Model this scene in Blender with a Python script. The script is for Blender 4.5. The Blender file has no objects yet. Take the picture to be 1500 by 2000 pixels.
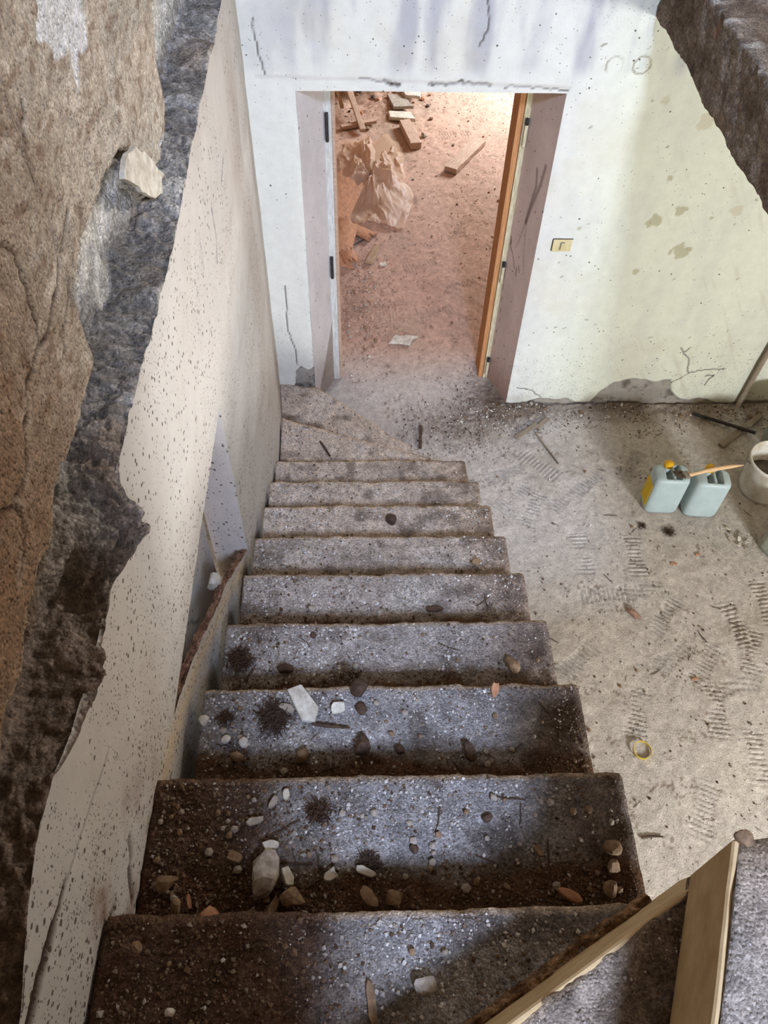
import bpy, bmesh, math, random
import numpy as np
from mathutils import Matrix, Vector

S = bpy.context.scene
COL = S.collection

# ---------------------------------------------------------------- camera, world, lights, exposure
cam_d = bpy.data.cameras.new('camera'); cam = bpy.data.objects.new('camera', cam_d); COL.objects.link(cam)
cam_d.sensor_fit = 'HORIZONTAL'; cam_d.sensor_width = 36.0
cam_d.lens = 1553.73 / 1500 * 36; cam_d.clip_start = .02
_r = Vector((.99920, -.02522, .03126)); _f = Vector((.0309, .6081, -.7933)).normalized()
_pitch, _yaw, _roll = .9168, .0509, .0325
_f = Vector((math.sin(_yaw)*math.cos(_pitch), math.cos(_yaw)*math.cos(_pitch), -math.sin(_pitch)))
_r0 = Vector((math.cos(_yaw), -math.sin(_yaw), 0)); _u0 = _r0.cross(_f)
_r = _r0*math.cos(_roll) + _u0*math.sin(_roll); _u = _u0*math.cos(_roll) - _r0*math.sin(_roll)
cam.matrix_world = Matrix(((_r.x, _u.x, -_f.x, .387), (_r.y, _u.y, -_f.y, -2.601), (_r.z, _u.z, -_f.z, 3.5446), (0, 0, 0, 1)))
S.camera = cam

W = bpy.data.worlds.new('world'); S.world = W; W.use_nodes = True
W.node_tree.nodes['Background'].inputs[0].default_value = (1.0, .80, .62, 1)
W.node_tree.nodes['Background'].inputs[1].default_value = .34

def area(name, loc, target, sx, sy, power, color):
    d = bpy.data.lights.new(name, 'AREA'); d.shape = 'RECTANGLE'; d.size = sx; d.size_y = sy
    d.energy = power; d.color = color
    o = bpy.data.objects.new(name, d); COL.objects.link(o); o.location = loc
    o.rotation_euler = (Vector(target) - Vector(loc)).to_track_quat('-Z', 'Y').to_euler()
    return o
area('upper_window_light', (1.3, -5.0, 5.9), (.6, -.6, 1.2), .6, .6, 440, (.56, .69, 1.0))
area('ground_window_light', (3.3, -4.15, 1.75), (2.4, .6, .4), .8, .55, 205, (.86, .93, 1.0))
area('far_room_light', (2.75, 5.5, 1.5), (1.6, 4.8, 0), 1.0, 1.0, 200, (.82, .91, 1.0))
area('upper_side_window_light', (6.5, 1.35, 4.5), (-.1, -.6, 2.6), .8, .8, 400, (1.0, .96, .93))
S.view_settings.view_transform = 'Standard'; S.view_settings.look = 'None'
S.view_settings.gamma = 1; S.view_settings.use_curve_mapping = False
S.view_settings.exposure = .1

# ---------------------------------------------------------------- helpers
rng = np.random.default_rng(7); random.seed(7)

def c(r, g, b):
    f = lambda v: ((v/255+.055)/1.055)**2.4 if v/255 > .04045 else v/255/12.92
    return np.array((f(r), f(g), f(b)))

_T = np.random.default_rng(3).random((256, 256))
def vn(x, y, seed=0):
    x = np.asarray(x, float) + seed*17.31; y = np.asarray(y, float) + seed*9.77
    xi = np.floor(x).astype(int); yi = np.floor(y).astype(int); fx = x-xi; fy = y-yi
    fx = fx*fx*(3-2*fx); fy = fy*fy*(3-2*fy)
    a = _T[yi % 256, xi % 256]; b = _T[yi % 256, (xi+1) % 256]
    d = _T[(yi+1) % 256, xi % 256]; e = _T[(yi+1) % 256, (xi+1) % 256]
    return (a*(1-fx)+b*fx)*(1-fy) + (d*(1-fx)+e*fx)*fy
def fbm(x, y, seed=0, o=4):                       # about -1..1
    s = 0; a = 1; n = 0
    for k in range(o):
        s = s + a*(vn(x*2**k, y*2**k, seed+k)*2-1); n += a; a *= .5
    return s/n*1.5
def ss(a, b, x):
    t = np.clip((x-a)/(b-a), 0, 1); return t*t*(3-2*t)
def mix(col, col2, m):
    return col*(1-m[..., None]) + np.asarray(col2)*m[..., None]
def pdist(x, y, pts):
    best = np.full(np.shape(x), 9.)
    for (ax, ay), (bx, by) in zip(pts[:-1], pts[1:]):
        dx, dy = bx-ax, by-ay
        t = np.clip(((x-ax)*dx+(y-ay)*dy)/(dx*dx+dy*dy+1e-12), 0, 1)
        best = np.minimum(best, np.hypot(x-ax-t*dx, y-ay-t*dy))
    return best
def jagged(pts, amp, seed, n=5):
    r = random.Random(seed); out = [pts[0]]
    for a, b in zip(pts[:-1], pts[1:]):
        for k in range(1, n+1):
            t = k/n; j = amp if k < n else 0
            out.append((a[0]+(b[0]-a[0])*t+r.uniform(-j, j), a[1]+(b[1]-a[1])*t+r.uniform(-j, j)))
    return out
def inpoly(x, y, pts):
    r = np.zeros(np.shape(x), bool)
    for (ax, ay), (bx, by) in zip(pts, pts[1:]+pts[:1]):
        cnd = ((ay > y) != (by > y))
        r ^= cnd & (x < (bx-ax)*(y-ay)/((by-ay) if by != ay else 1e-9)+ax)
    return r

def props(o, label=None, cat=None, group=None, kind=None):
    if label: o['label'] = label
    if cat: o['category'] = cat
    if group: o['group'] = group
    if kind: o['kind'] = kind
    return o
def thing(name, loc, label, cat, group=None, rz=0, kind=None):
    o = bpy.data.objects.new(name, None); COL.objects.link(o); o.location = loc; o.rotation_euler[2] = rz
    o.empty_display_size = .05
    return props(o, label, cat, group, kind)
def link(name, me, mat, parent=None):
    o = bpy.data.objects.new(name, me); COL.objects.link(o)
    if mat: me.materials.append(mat)
    if parent: o.parent = parent
    return o
def mesh_np(name, V, F, mat, parent=None, col=None, spk=None, smooth=True):
    V = np.asarray(V, np.float32); F = np.asarray(F, np.int32); k = F.shape[1]
    used = np.zeros(len(V), bool); used[F.ravel()] = True
    idx = np.cumsum(used)-1; F = idx[F]; V = V[used]
    me = bpy.data.meshes.new(name)
    me.vertices.add(len(V)); me.vertices.foreach_set('co', V.ravel())
    me.loops.add(F.size); me.polygons.add(len(F))
    me.polygons.foreach_set('loop_start', np.arange(0, F.size, k, dtype=np.int32))
    me.loops.foreach_set('vertex_index', F.ravel().astype(np.int32))
    me.polygons.foreach_set('use_smooth', np.full(len(F), smooth))
    me.update(calc_edges=True); me.validate()
    if col is not None:
        a = me.attributes.new('Col', 'FLOAT_COLOR', 'POINT')
        cc = np.ones((len(V), 4), np.float32); cc[:, :3] = np.clip(np.asarray(col).reshape(-1, 3)[used], 0, 1)
        a.data.foreach_set('color', cc.ravel())
    if spk is not None:
        a = me.attributes.new('Spk', 'FLOAT', 'POINT')
        a.data.foreach_set('value', np.asarray(spk, np.float32).ravel()[used])
    return link(name, me, mat, parent)
def gridfaces(nv, nu, keep=None):
    i = np.arange(nv*nu).reshape(nv, nu)
    F = np.stack([i[:-1, :-1], i[:-1, 1:], i[1:, 1:], i[1:, :-1]], -1)
    return F.reshape(-1, 4) if keep is None else F[keep]
def full(shape, col):
    return np.ones(shape+(3,))*col

def mat_attr(name, grain=None, bs=120, bump=.25, dist=.004, vary=.22, spk=False, rough=.92, spec=.12, fs=260):
    m = bpy.data.materials.new(name); m.use_nodes = True; N = m.node_tree.nodes; L = m.node_tree.links
    B = N['Principled BSDF']; B.inputs['Roughness'].default_value = rough; B.inputs['Specular IOR Level'].default_value = spec
    at = N.new('ShaderNodeAttribute'); at.attribute_name = 'Col'
    tc = N.new('ShaderNodeTexCoord')
    n1 = N.new('ShaderNodeTexNoise'); n1.inputs['Scale'].default_value = fs; n1.inputs['Detail'].default_value = 3
    n2 = N.new('ShaderNodeTexNoise'); n2.inputs['Scale'].default_value = 18; n2.inputs['Detail'].default_value = 5
    for n in (n1, n2): L.new(tc.outputs['Object'], n.inputs['Vector'])
    ad = N.new('ShaderNodeMath'); ad.operation = 'ADD'; L.new(n1.outputs['Fac'], ad.inputs[0]); L.new(n2.outputs['Fac'], ad.inputs[1])
    mr = N.new('ShaderNodeMapRange'); mr.inputs['From Min'].default_value = .6; mr.inputs['From Max'].default_value = 1.4
    mr.inputs['To Min'].default_value = 1-vary*1.6; mr.inputs['To Max'].default_value = 1+vary*1.6
    L.new(ad.outputs[0], mr.inputs['Value'])
    mx = N.new('ShaderNodeVectorMath'); mx.operation = 'SCALE'
    L.new(at.outputs['Color'], mx.inputs[0]); L.new(mr.outputs[0], mx.inputs['Scale'])
    out = mx.outputs[0]
    if spk:
        for scale, hi, colr in ((85, .46, (.055, .036, .024)), (190, .46, (.07, .05, .035))):
            v = N.new('ShaderNodeTexVoronoi'); v.inputs['Scale'].default_value = scale
            L.new(tc.outputs['Object'], v.inputs['Vector'])
            sp = N.new('ShaderNodeSeparateColor'); L.new(v.outputs['Color'], sp.inputs[0])
            a2 = N.new('ShaderNodeAttribute'); a2.attribute_name = 'Spk'
            pres = N.new('ShaderNodeMath'); pres.operation = 'LESS_THAN'
            L.new(sp.outputs[0], pres.inputs[0]); L.new(a2.outputs['Fac'], pres.inputs[1])
            rad = N.new('ShaderNodeMath'); rad.operation = 'MULTIPLY'; rad.inputs[1].default_value = hi
            pw = N.new('ShaderNodeMath'); pw.operation = 'POWER'; pw.inputs[1].default_value = 1.5
            L.new(sp.outputs[1], pw.inputs[0]); L.new(pw.outputs[0], rad.inputs[0])
            lt = N.new('ShaderNodeMath'); lt.operation = 'LESS_THAN'
            L.new(v.outputs['Distance'], lt.inputs[0]); L.new(rad.outputs[0], lt.inputs[1])
            mu = N.new('ShaderNodeMath'); mu.operation = 'MULTIPLY'; L.new(lt.outputs[0], mu.inputs[0]); L.new(pres.outputs[0], mu.inputs[1])
            m8 = N.new('ShaderNodeMath'); m8.operation = 'MULTIPLY'; m8.inputs[1].default_value = .85; L.new(mu.outputs[0], m8.inputs[0])
            mc = N.new('ShaderNodeMix'); mc.data_type = 'RGBA'; L.new(m8.outputs[0], mc.inputs['Factor'])
            L.new(out, mc.inputs['A']); mc.inputs['B'].default_value = colr+(1,)
            out = mc.outputs['Result']
    gh = None
    if grain:                                          # sand and crumbs bound in the surface
        gs, gk = grain
        for q, (sc_, k_) in enumerate(((gs, gk), (gs*2.3, gk*.8))):
            v = N.new('ShaderNodeTexVoronoi'); v.inputs['Scale'].default_value = sc_
            L.new(tc.outputs['Object'], v.inputs['Vector'])
            sp = N.new('ShaderNodeSeparateColor'); L.new(v.outputs['Color'], sp.inputs[0])
            r_ = N.new('ShaderNodeMapRange'); r_.inputs['To Min'].default_value = 1-k_; r_.inputs['To Max'].default_value = 1+k_; L.new(sp.outputs[0], r_.inputs['Value'])
            mm = N.new('ShaderNodeVectorMath'); mm.operation = 'SCALE'; L.new(out, mm.inputs[0]); L.new(r_.outputs[0], mm.inputs['Scale']); out = mm.outputs[0]
            if q == 0:
                g1 = N.new('ShaderNodeMath'); g1.operation = 'MULTIPLY'; L.new(sp.outputs[1], g1.inputs[0])
                g2 = N.new('ShaderNodeMath'); g2.operation = 'SUBTRACT'; g2.inputs[0].default_value = .7; L.new(v.outputs['Distance'], g2.inputs[1])
                L.new(g2.outputs[0], g1.inputs[1]); gh = g1.outputs[0]
    L.new(out, B.inputs['Base Color'])
    nb = N.new('ShaderNodeTexNoise'); nb.inputs['Scale'].default_value = bs; nb.inputs['Detail'].default_value = 6; nb.inputs['Roughness'].default_value = .65
    L.new(tc.outputs['Object'], nb.inputs['Vector'])
    bp = N.new('ShaderNodeBump'); bp.inputs['Strength'].default_value = bump; bp.inputs['Distance'].default_value = dist
    hh = nb.outputs['Fac']
    if gh is not None:
        ah = N.new('ShaderNodeMath'); ah.operation = 'ADD'; L.new(hh, ah.inputs[0]); L.new(gh, ah.inputs[1]); hh = ah.outputs[0]
    L.new(hh, bp.inputs['Height']); L.new(bp.outputs[0], B.inputs['Normal'])
    return m
def mat_solid(name, col, col2=None, scale=30, stretch=(1, 1, 1), rough=.8, spec=.3, bump=.2, dist=.002, det=5):
    m = bpy.data.materials.new(name); m.use_nodes = True; N = m.node_tree.nodes; L = m.node_tree.links
    B = N['Principled BSDF']; B.inputs['Roughness'].default_value = rough; B.inputs['Specular IOR Level'].default_value = spec
    col2 = col*.65 if col2 is None else col2
    tc = N.new('ShaderNodeTexCoord'); mp = N.new('ShaderNodeMapping'); mp.inputs['Scale'].default_value = stretch
    L.new(tc.outputs['Object'], mp.inputs[0])
    n = N.new('ShaderNodeTexNoise'); n.inputs['Scale'].default_value = scale; n.inputs['Detail'].default_value = det; n.inputs['Roughness'].default_value = .65
    L.new(mp.outputs[0], n.inputs['Vector'])
    mr = N.new('ShaderNodeMapRange'); mr.inputs['From Min'].default_value = .32; mr.inputs['From Max'].default_value = .68
    L.new(n.outputs['Fac'], mr.inputs['Value'])
    mc = N.new('ShaderNodeMix'); mc.data_type = 'RGBA'; L.new(mr.outputs[0], mc.inputs['Factor'])
    mc.inputs['A'].default_value = (*col, 1); mc.inputs['B'].default_value = (*col2, 1)
    L.new(mc.outputs['Result'], B.inputs['Base Color'])
    bp = N.new('ShaderNodeBump'); bp.inputs['Strength'].default_value = bump; bp.inputs['Distance'].default_value = dist
    L.new(n.outputs['Fac'], bp.inputs['Height']); L.new(bp.outputs[0], B.inputs['Normal'])
    return m

M = {}
M['plaster'] = mat_attr('white_plaster', None, 60, .25, .004, .05, spk=True)
M['brown_plaster'] = mat_attr('brown_plaster', (150, .2), 70, 1.0, .010, .2, fs=200)
M['rubble'] = mat_attr('rubble_masonry', (130, .30), 90, .9, .010, .26)
M['floor'] = mat_attr('dusty_floor', (150, .14), 160, .5, .005, .12, fs=330)
M['concrete'] = mat_attr('dirty_concrete', (210, .34), 180, .9, .007, .2, fs=330)
M['grit'] = mat_attr('grit', None, 300, .3, .002, .12)
M['stone'] = mat_solid('pale_stone', c(176, 164, 148), c(120, 106, 92), 60)
M['tan_stone'] = mat_solid('tan_stone', c(150, 122, 92), c(96, 74, 54), 60)
M['plaster_chip'] = mat_solid('plaster_chip', c(214, 206, 190), c(160, 148, 130), 45)
M['clay'] = mat_solid('fired_clay', c(182, 132, 96), c(146, 102, 74), 40)
M['clod'] = mat_solid('dark_clod', c(88, 66, 50), c(52, 38, 30), 90, bump=.8, dist=.004)
M['root'] = mat_solid('dry_roots', c(84, 58, 38), c(48, 32, 22), 60)
M['wood'] = mat_solid('weathered_wood', c(178, 150, 118), c(128, 102, 78), 14, (1, 14, 14))
M['wood_pink'] = mat_solid('dusty_wood', c(196, 168, 146), c(152, 122, 100), 14, (1, 14, 14))
M['wood_orange'] = mat_solid('orange_wood', c(196, 140, 92), c(160, 108, 66), 10, (14, 14, 1), bump=.1)
M['grey_wood'] = mat_solid('grey_wood', c(150, 136, 116), c(112, 98, 82), 14, (1, 14, 14))
M['pale_wood'] = mat_solid('brush_wood', c(222, 188, 146), c(196, 156, 116), 18, (1, 14, 14), bump=.05)
M['twig'] = mat_solid('twig', c(86, 66, 50), c(52, 38, 28), 60)
M['iron'] = mat_solid('dark_iron', c(58, 50, 46), c(36, 30, 28), 40, rough=.6)
M['cream'] = mat_solid('cream_render', c(206, 178, 132), c(176, 146, 104), 16, bump=.25, dist=.004)
M['paint_grey'] = mat_solid('chipped_paint', c(206, 206, 202), c(172, 168, 158), 22, (6, 6, 1))
M['paint_cream'] = mat_solid('cream_paint', c(216, 206, 172), c(176, 160, 122), 22, (6, 6, 1))
M['ivory'] = mat_solid('ivory_plastic', c(206, 190, 146), c(184, 168, 122), 20, rough=.5, bump=.02)
M['jerry'] = mat_solid('blue_grey_plastic', c(172, 186, 186), c(160, 174, 174), 14, rough=.45, spec=.4, bump=.03)
M['yellow'] = mat_solid('yellow_plastic', c(226, 178, 20), c(206, 150, 24), 30, rough=.45, bump=.02)
M['label'] = mat_solid('yellow_label', c(226, 190, 24), c(200, 160, 30), 60, rough=.6, bump=.02)
M['white_plastic'] = mat_solid('white_plastic', c(226, 224, 216), c(176, 160, 136), 9, rough=.4, spec=.4, bump=.05)
M['sludge'] = mat_solid('dried_mortar', c(120, 110, 100), c(84, 76, 68), 40)
M['bristle'] = mat_solid('bristle', c(108, 92, 70), c(64, 52, 40), 20, (1, 30, 30))
M['steel'] = mat_solid('ferrule_steel', c(150, 142, 130), c(100, 90, 78), 40, rough=.45)
M['greenish'] = mat_solid('green_grey_plastic', c(168, 172, 156), c(140, 144, 128), 20, rough=.5)
M['shell'] = mat_solid('room_plaster', c(206, 192, 170), c(186, 170, 148), 6)
M['shell_warm'] = mat_solid('far_room_plaster', c(214, 190, 168), c(196, 168, 146), 6)
M['black'] = mat_solid('black_gap', c(16, 14, 13), c(10, 9, 8), 20)

def bm_obj(name, bm, mat, parent=None, smooth=False):
    me = bpy.data.meshes.new(name); bm.normal_update(); bm.to_mesh(me); bm.free()
    if smooth:
        me.polygons.foreach_set('use_smooth', np.full(len(me.polygons), True))
    return link(name, me, mat, parent)
def box_bm(bm, size, loc=(0, 0, 0), rot=(0, 0, 0), bev=0, seg=1):
    from mathutils import Euler
    m = Matrix.Translation(loc) @ Euler(rot).to_matrix().to_4x4() @ Matrix.Diagonal((*size, 1))
    r = bmesh.ops.create_cube(bm, size=1, matrix=m)
    if bev:
        es = list({e for v in r['verts'] for e in v.link_edges})
        bmesh.ops.bevel(bm, geom=es, offset=bev, segments=seg, affect='EDGES', profile=.6)
    return r['verts']
def tube(name, pts, rad, mat, parent=None, n=7, smooth=True):
    pts = [Vector(p) for p in pts]; rad = rad if hasattr(rad, '__len__') else [rad]*len(pts)
    V = []; F = []; up = Vector((0, 0, 1))
    for i, p in enumerate(pts):
        d = (pts[min(i+1, len(pts)-1)]-pts[max(i-1, 0)]).normalized()
        a = d.cross(up if abs(d.z) < .9 else Vector((1, 0, 0))).normalized(); b = d.cross(a)
        for k in range(n):
            t = 2*math.pi*k/n; V.append(p + a*(rad[i]*math.cos(t)) + b*(rad[i]*math.sin(t)))
    for i in range(len(pts)-1):
        for k in range(n): F.append((i*n+k, i*n+(k+1) % n, (i+1)*n+(k+1) % n, (i+1)*n+k))
    F.append(tuple(range(n))); F.append(tuple(range((len(pts)-1)*n, len(pts)*n))[::-1])
    me = bpy.data.meshes.new(name); me.from_pydata([tuple(v) for v in V], [], F); me.update()
    if smooth: me.polygons.foreach_set('use_smooth', np.full(len(me.polygons), True))
    return link(name, me, mat, parent)
def lathe(name, prof, mat, parent=None, n=32, smooth=True):
    V = []; F = []
    for r, z in prof:
        for k in range(n): V.append((r*math.cos(2*math.pi*k/n), r*math.sin(2*math.pi*k/n), z))
    for i in range(len(prof)-1):
        for k in range(n): F.append((i*n+k, i*n+(k+1) % n, (i+1)*n+(k+1) % n, (i+1)*n+k))
    if prof[0][0] > 1e-4: F.append(tuple(range(n))[::-1])
    if prof[-1][0] > 1e-4: F.append(tuple(range((len(prof)-1)*n, len(prof)*n)))
    me = bpy.data.meshes.new(name); me.from_pydata(V, [], F); me.update()
    if smooth: me.polygons.foreach_set('use_smooth', np.full(len(me.polygons), True))
    return link(name, me, mat, parent)

RISE, RUN, WID = .19, .2901, .932
YB = .945                                            # plane of the back wall
DL, DR, DT = .1265, 1.3081, 1.913                    # door opening

# ---------------------------------------------------------------- setting: floor
FOOT = [(1.24, .39, 20), (1.37, .13, 60), (1.28, .2, 40), (1.585, .213, 30), (1.59, -.18, 85), (1.88, -.2, 80), (1.665, -.44, 10),
        (1.87, -.42, 15), (1.96, -.566, 40), (1.95, -.8, 30), (2.09, -.858, 45), (2.19, -.97, 20), (2.08, -1.1, 80), (2.35, -.78, 75),
        (2.315, -.63, 100), (2.2, -1.32, 80), (1.46, -.82, 50), (2.5, -.5, 100), (2.45, -1.05, 60), (1.45, .45, 130), (1.7, .3, 35),
        (.85, 2.39, 25), (1.13, 2.15, 20), (.93, 1.86, 30), (1.2, 2.9, 60), (.9, 3.3, 40), (1.3, 3.2, 110), (1.0, 2.7, 30), (1.4, 3.6, 80),
        (1.25, 4.3, 20), (1.5, 4.6, 60), (1.1, 1.7, 70), (.6, 1.95, 20), (1.5, 5.0, 45), (1.7, -1.1, 70), (1.9, -1.55, 60), (2.0, .45, 60)]
def heap_f(X, Y):
    h = ss(.42, .0, np.hypot((X-1.3)/1.0, (Y-1.0)/.8)) + ss(.22, 0, YB-Y)*ss(1.2, 1.4, X)*(Y < YB)*.8
    h = h + .7*ss(.45, 0, np.hypot((X-.95)/1.2, (Y-.75)/.7)) + .8*ss(.3, 0, np.hypot(X-.35, (Y-2.05)/2.)) + .45*ss(.3, 0, np.hypot(X-2.06, (Y-.95)/.8))
    return np.clip(h, 0, 1.2)
def floor_z(X, Y):
    X = np.asarray(X, float); Y = np.asarray(Y, float); h = heap_f(X, Y)
    Z = .006*fbm(X*3, Y*3, 1) + .0028*fbm(X*14, Y*14, 5, 3) + .0016*(vn(X*70, Y*70, 8)-.5) + h*(.022*(.5+.5*fbm(X*6, Y*6, 31))+.012) + h*.008*fbm(X*40, Y*40, 33, 2)
    back = ss(.8, 0, np.hypot((X-.45)/1.2, (Y-5.2)/1.3)); return Z + back*(.1*(.6+.5*fbm(X*3, Y*3, 35))+.02*fbm(X*14, Y*14, 36))
def build_floor():
    xs = np.concatenate([np.linspace(-1.5, .0, 12, endpoint=False), np.arange(0, .6, .015), np.arange(.6, 3.2, .0085), np.linspace(3.2, 4.8, 18)])
    ys = np.concatenate([np.linspace(-4.3, -2.3, 20, endpoint=False), np.arange(-2.3, 1.3, .0085), np.arange(1.3, 5.2, .014), np.linspace(5.2, 6.8, 30)])
    X, Y = np.meshgrid(xs, ys)
    Z = floor_z(X, Y)
    rr = random.Random(5)
    for fx, fy, a in FOOT:
        a = math.radians(a+rr.uniform(-8, 8)); dx, dy = X-fx, Y-fy
        u = dx*math.cos(a)+dy*math.sin(a); v = -dx*math.sin(a)+dy*math.cos(a)
        wd = .048-.012*np.cos((u-.02)*22)
        m = ss(.145, .12, np.abs(u))*ss(1.0, .8, np.abs(v)/wd)*ss(.2, .5, vn(X*9, Y*9, 11)+.2)
        Z = Z + m*(.0075*np.sign(np.sin(u*2*math.pi/.024+v*6))*.6 - .0022)
    r2 = ss(1.05, 1.6, Y)                             # reddish dust in the far room
    base = full(X.shape, c(178, 168, 157)); base = mix(base, c(178, 146, 126), r2)
    n = fbm(X*2.2, Y*2.2, 21); base = mix(base, c(150, 134, 116), ss(.1, .9, n)*.4)
    base = mix(base, c(186, 174, 160), ss(.2, 1, -n)*.5*(1-r2))
    # gravel heaps along the wall base and beside the right jamb
    heap = heap_f(X, Y); hn = .5+.5*fbm(X*6, Y*6, 31)
    back = ss(.8, 0, np.hypot((X-.45)/1.2, (Y-5.2)/1.3))
    base = mix(base, c(98, 82, 68), np.clip(heap*hn*1.3, 0, .9)*(1-.4*r2)); base = mix(base, c(128, 98, 74), back*ss(-.2, .7, fbm(X*7, Y*7, 37))*.8)
    m = ss(.33, 0, np.hypot((X-2.6)/1.2, Y-.75))*ss(-.4, .4, fbm(X*5, Y*5, 41)); base = mix(base, c(112, 92, 74), m*.7)
    base = mix(base, c(104, 84, 66), ss(.66, .85, vn(X*13, Y*13, 44))*ss(.62, .8, vn(X*90, Y*90, 45))*.7)
    base = mix(base, c(92, 78, 66), ss(.08, .01, pdist(X, Y, [(.14, .925), (.93, .20)]))*.9)  # contact shade painted on the floor along the lowest winder edge
    base = base*(1+.28*(vn(X*60, Y*60, 51)-.5)[..., None])
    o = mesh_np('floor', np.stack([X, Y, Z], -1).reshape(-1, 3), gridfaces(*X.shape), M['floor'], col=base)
    props(o, kind='structure')
build_floor()

# ---------------------------------------------------------------- setting: back wall with its door opening
def snap(a, *vals):
    a = np.array(a)
    for v in vals: a[np.argmin(abs(a-v))] = v
    return a
def build_back():
    xs = snap(np.concatenate([np.arange(-.13, 3.35, .0068), np.linspace(3.4, 4.7, 6)]), DL, DR)
    zs = snap(np.concatenate([np.arange(-.02, 2.5, .0068), np.linspace(2.55, 6.0, 8)]), DT)
    X, Z = np.meshgrid(xs, zs)
    hole = (.5*(xs[1:]+xs[:-1])[None, :] > DL) & (.5*(xs[1:]+xs[:-1])[None, :] < DR) & (.5*(zs[1:]+zs[:-1])[:, None] < DT)
    D = .005*fbm(X*2, Z*2, 61) + .0012*fbm(X*15, Z*15, 62, 2)
    edge = ss(.02, 0, np.minimum(abs(X-DL), abs(X-DR)))*(Z < DT) ; D = D - .004*edge*(vn(X*30, Z*30, 63))
    base = full(X.shape, c(210, 207, 196))
    base = mix(base, c(208, 208, 184), ss(1.3, 1.7, X)*.7)
    s = fbm(X*9, Z*2.2, 64); up = ss(1.95, 2.05, Z)
    base = mix(base, c(160, 158, 162), np.clip(ss(-.3, .7, s)*(.15+.7*up)*(.35+.65*ss(-.1, .3, X)), 0, .8))
    base = mix(base, c(196, 184, 156), ss(.2, .9, fbm(X*2.5, Z*2.5, 66))*.3)
    base = mix(base, c(170, 158, 132), ss(.1, .8, fbm(X*4, Z*1.5, 67))*up*ss(1.0, 1.4, X)*.6)
    # scratches fanning over the right part
    sc = vn((X*.87+Z*.5)*70, (Z*.87-X*.5)*4, 68); base = mix(base, c(188, 180, 158), ss(.78, .95, sc)*ss(1.7, 2.2, X)*.45)
    # flaked spots
    for x, z, r, q in ((1.868, 1.293, .040, 0), (1.993, 1.35, .026, 0), (2.062, 1.116, .042, 0), (2.276, 1.352, .028, 1), (1.965, 1.789, .04, 1), (1.864, .997, .016, 0),
                       (1.888, 1.522, .014, 0), (1.507, 1.252, .011, 0), (2.10, 1.13, .012, 0), (1.75, 1.889, .02, 1), (2.16, 1.31, .01, 0)):
        d = np.hypot((X-x)/1.1, Z-z) + .55*r*fbm(X*38, Z*38, int(x*100), 3); m = ss(r, r*.86, d)
        base = mix(base, c(172, 166, 138) if not q else c(192, 184, 160), m*.85); D = D - .0018*m
    for x, z in ((1.488, 2.03), (1.606, 2.033)):
        d = abs(np.hypot(X-x, Z-z)-.036-.003*fbm(X*20, Z*20, 70)); base = mix(base, c(130, 118, 92), ss(.0055, .002, d)*.75*ss(.2, .5, vn(X*14, Z*14, int(x*90))+.12))
    rr = random.Random(9)
    for k in range(46):                                # small nicks
        x, z = rr.uniform(1.4, 3.1), rr.uniform(.2, 2.2); a = rr.uniform(-.6, 1.2); l = rr.uniform(.004, .02)
        d = pdist(X, Z, [(x, z), (x+l*math.cos(a), z+l*math.sin(a))]); base = mix(base, c(120, 112, 92), ss(.006, .002, d)*rr.uniform(.3, .8))
    for pts, w, s in (([(.507, 1.955), (.53, 1.950), (.574, 1.942)], .007, 1), ([(.70, 1.944), (.74, 1.945), (.806, 1.948), (.84, 1.962), (.855, 1.95), (.93, 1.947), (.97, 1.945)], .0055, 2),
                      ([(.40, 1.968), (.50, 1.955)], .003, 3), ([(1.03, 1.935), (1.06, 1.945), (1.1, 1.938), (1.2, 1.935), (1.31, 1.925)], .003, 4),
                      ([(2.205, .191), (2.3, .191), (2.387, .266), (2.347, .389), (2.303, .429), (2.275, .468)], .0035, 5), ([(2.387, .266), (2.458, .287), (2.6, .3)], .0035, 6),
                      ([(2.303, .429), (2.33, .47)], .0035, 7), ([(2.5, .24), (2.55, .25), (2.53, .21), (2.52, .17)], .004, 8), ([(1.36, .15), (1.45, .13), (1.52, .07)], .003, 9),
                      ([(.03, .34), (.02, .48), (-.01, .6), (0, .9)], .003, 10), ([(0, 1.98), (-.02, 2.06), (-.03, 2.2)], .003, 11), ([(.9, 2.1), (.93, 2.16), (.92, 2.3)], .003, 12)):
        d = pdist(X, Z, jagged(pts, .006, s, 4)); m = ss(w*1.6, w*.5, d)
        base = mix(base, c(74, 66, 62), m*.9); D = D - .006*m
    d = pdist(X, Z, [(-.039, 1.971), (1.315, 1.907+.03)]); base = mix(base, c(186, 180, 172), ss(.012, .003, d)*.5); D = D - .002*ss(.012, .003, d)
    # lost plaster at the wall foot
    top = np.interp(X, [1.80, 1.835, 1.874, 1.951, 2.069, 2.205, 2.292, 2.33, 2.369, 2.488], [.0, .03, .12, .192, .226, .195, .217, .12, .074, .006]) + .014*fbm(X*14, Z*5, 73)
    top2 = np.interp(X, [-.02, .02, .05, .09, .127], [.0, .30, .335, .30, .325])+.008*fbm(X*30, Z*9, 74)
    m = ss(.008, -.008, Z-top)*(X > 1.78) + ss(.006, -.006, Z-top2)*(X < .13)*(X > -.05) + ss(.01, -.01, Z-.035-.03*fbm(X*7, Z, 75))*(X > 1.3)
    m = np.clip(m, 0, 1); gb = c(150, 142, 132)*np.ones(X.shape+(3,)); gb = mix(gb, c(104, 96, 88), ss(.0, .7, fbm(X*16, Z*16, 76)))
    base = base*(1-m[..., None]) + gb*m[..., None]; D = D - m*(.012+.008*fbm(X*18, Z*18, 77))
    base = mix(base, c(150, 136, 112), ss(.16, .0, Z)*ss(-.3, .5, fbm(X*9, Z*9, 78))*.5*(X > 1.3))
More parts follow.
